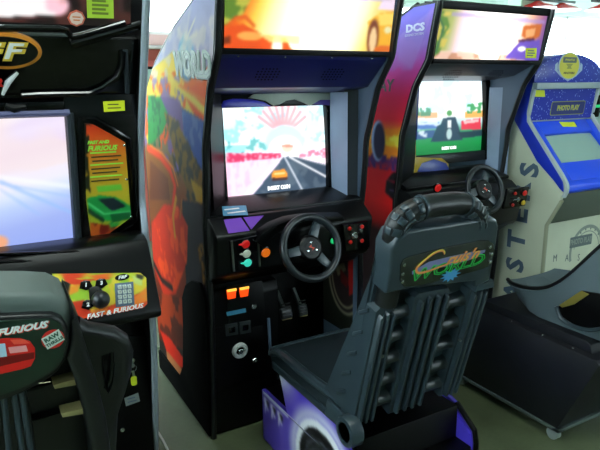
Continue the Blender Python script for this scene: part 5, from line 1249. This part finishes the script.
b.text('FURIOUS', hgt, mat('red_orange_print', (226, 70, 40), .4), GE.M, c[0] + .0015, c[1] - .0015, 0, shear=.35, bold=.0012, rot=rot, sx=1.12); b.text('FURIOUS', hgt, WHITE, GE.M, c[0], c[1], .0008, shear=.35, bold=.0008, rot=rot, sx=1.12)
c = GE.at(-14, 325); b.text('FAST AND THE', .016, WHITE, GE.M, c[0], c[1], .0006, shear=.35, bold=.0005, rot=rot, ax='RIGHT')
CR = mat('bright_red_car_print', (222, 34, 30), .35); DRd = mat('dark_red_car_print', (120, 14, 16), .35); PK = mat('pink_highlight_print', (244, 160, 160), .35)
car = GE.pts([(-40, 350), (-10, 340), (6, 338), (20, 338), (30, 341), (35, 348), (35, 358), (31, 366), (22, 369), (8, 372), (-40, 384)])
b.slab(car, 0, .0008, CR, GE.M); b.slab(GE.pts([(-40, 362), (0, 357), (34, 352), (34, 358), (0, 366), (-40, 374)]), .0008, .0014, DRd, GE.M); b.slab(GE.pts([(8, 347), (26, 345), (28, 351), (10, 353)]), .0008, .0014, PK, GE.M); b.slab(GE.pts([(-20, 346), (5, 343), (7, 356), (-20, 360)]), .0008, .0014, mat('pale_blue_glass_print', (176, 206, 226), .3), GE.M); b.slab(GE.pts([(10, 339.5), (24, 339), (30, 343), (14, 344)]), .0008, .0014, mat('orange_red_highlight_print', (246, 90, 70), .3), GE.M)
c = GE.at(53, 339); b.slab(arcpts(c, .020, 0, 360, 24)[:-1], 0, .0008, REDP, GE.M)
T = GE.M @ Matrix.Translation((c[0], c[1], 0)) @ Matrix.Rotation(R_(24), 4, 'Z')
b.slab([(-.018, -.013), (.016, -.013), (.018, .013), (-.016, .013)], .0008, .0016, mat('pale_stamp_print', (206, 222, 212), .4), T); b.text('RAW', .012, mat('green_stamp_print', (40, 90, 70), .4), T, 0, .005, .0017, bold=.0006); b.text('THRILLS', .009, MATS['green_stamp_print'], T, 0, -.006, .0017, bold=.0004)
b.ribbon(gp([(38, 381.5), (50, 380)]), .002, CREAM, GE.M)
b.build('title_badge', s0, label='dark green badge with white lettering and a red car')
# body of the backrest: flank, looped arm rest with a hole, ribs and fins
bb = mirror(gp([(0, 380), (80, 330), (92, 352), (104, 400), (118, 470), (118, 520)]))
MB().slab(bb, -.20, -.07, SEATD, G.M, .01).build('backrest', s0)
fl = gp([(72, 305), (78, 318), (86, 345), (97, 380), (107, 420), (114, 470), (114, 500), (96, 500), (92, 450), (84, 410), (74, 378), (66, 360), (70, 345)])
MB().slab(fl, -.12, .0, SEATD, G.M, .012, 3).build('flank', s0)
MB().slab([(2 * xm - p[0], p[1]) for p in fl][::-1], -.12, .0, SEATD, G.M, .012, 3).build('flank', s0)
def loop_arm(mir):
    fx = lambda p: (p[0] if not mir else 2 * xm - p[0], p[1])
    out = gp([(78, 338), (88, 343), (102, 345), (115, 347), (125, 353), (129, 364), (127, 384), (121, 404), (113, 428), (111, 470), (100, 470), (94, 420), (86, 375)])
    hole = gp([(104, 364), (104, 380), (107, 396), (112, 402), (116, 393), (118.5, 374), (117, 359)])
    # slit polygon: the outline runs into the hole and back
    P = [fx(p) for p in out + [out[0]] + hole + [hole[0]]]
    m = MB().slab(P, -.07, -.03, SEATD, G.M)
    for L, r, cl in ((out[:10], .016, False), (hole, .007, True)):
        m.tube([fx(p) + (-.05,) for p in L], r * 1.3, SEATD, 12, cl, M=G.M)
    m.build('side_grip', s0)
loop_arm(False); loop_arm(True)
for k, (a, c_, d_, e_) in enumerate([((46, 366), (68, 359), (69, 365), (48, 369.5)), ((56, 397), (80, 390), (81, 396.5), (58, 401)), ((64, 426), (90, 419.5), (91, 425.5), (66, 430))]):
    P = gp([a, c_, d_, e_]); m = MB(); m.slab(P, -.075, -.04, mat('tan_fin_highlight', (150, 140, 92), .5), G.M, .002)  # fin edge catching light; the highlight is painted in tan
    q = [(2 * xm - p[0], p[1]) for p in P]; fo = m.build('fin', s0, label='fin with a tan painted highlight')
    MB().slab([(xm + (xm - P[0][0]), P[0][1] - .01), (P[0][0] - .02, P[0][1] - .01), (P[1][0] - .04, P[1][1] - .004), (2 * xm - P[1][0] + .04, P[1][1] - .004)], -.075, -.05, BLK, G.M, .003).build('fin', s0)
cl_ = gp([(34, 388), (38, 420), (44, 480), (-40, 500), (-40, 400), (0, 398)])
ce = MB().slab(mirror(gp([(20, 391), (28, 398), (34, 430), (40, 480), (42, 510)])), -.09, -.03, SEATD, G.M, .008).build('rib_column', s0)
for a, c_ in (((4, 395), (12, 480)), ((14, 393), (26, 480)), ((22, 396), (36, 480)), ((-8, 397), (-4, 480))):
    p, q = G.at(*a), G.at(*c_); MB().tube([(p[0], p[1], -.03), (q[0], q[1], -.03)], .006, SEAT, 8, M=G.M).build('ridge', ce)
MB().box(xm - .2, xm + .19, 1.2, 1.62, .38, .46, SEATD, .02, seg=3).build('seat_cushion', s0)
MB().box(xm - .19, xm + .18, 1.2, 1.72, .0, .38, BLK, .008).build('pedestal', s0)

# ------------------------------------------------------------------ cables on the floor
def cable(name, px, r, m, lab):
    P = []
    for p in px:
        d = ray(*p); t = -CAM_H / d.z; q = CAMP + d * t; P.append((q.x, q.y, r))
    o = MB().tube(curve(P, 8), r, m, 8).build(name, loc=P[0]); o['label'] = lab; o['category'] = 'cable'
cable('power_cable', [(146, 352.5), (156, 348.5), (164, 346), (168, 344.5)], .004, mat('dull_grey_cable', (150, 156, 132), .5), 'thin grey cable lying across the floor in the gap beside the middle cabinet')
cable('power_cable', [(152, 425), (158, 433), (164, 443), (170, 456)], .005, mat('white_cable', (214, 216, 206), .45), 'white cable on the floor at the foot of the leftmost cabinet')
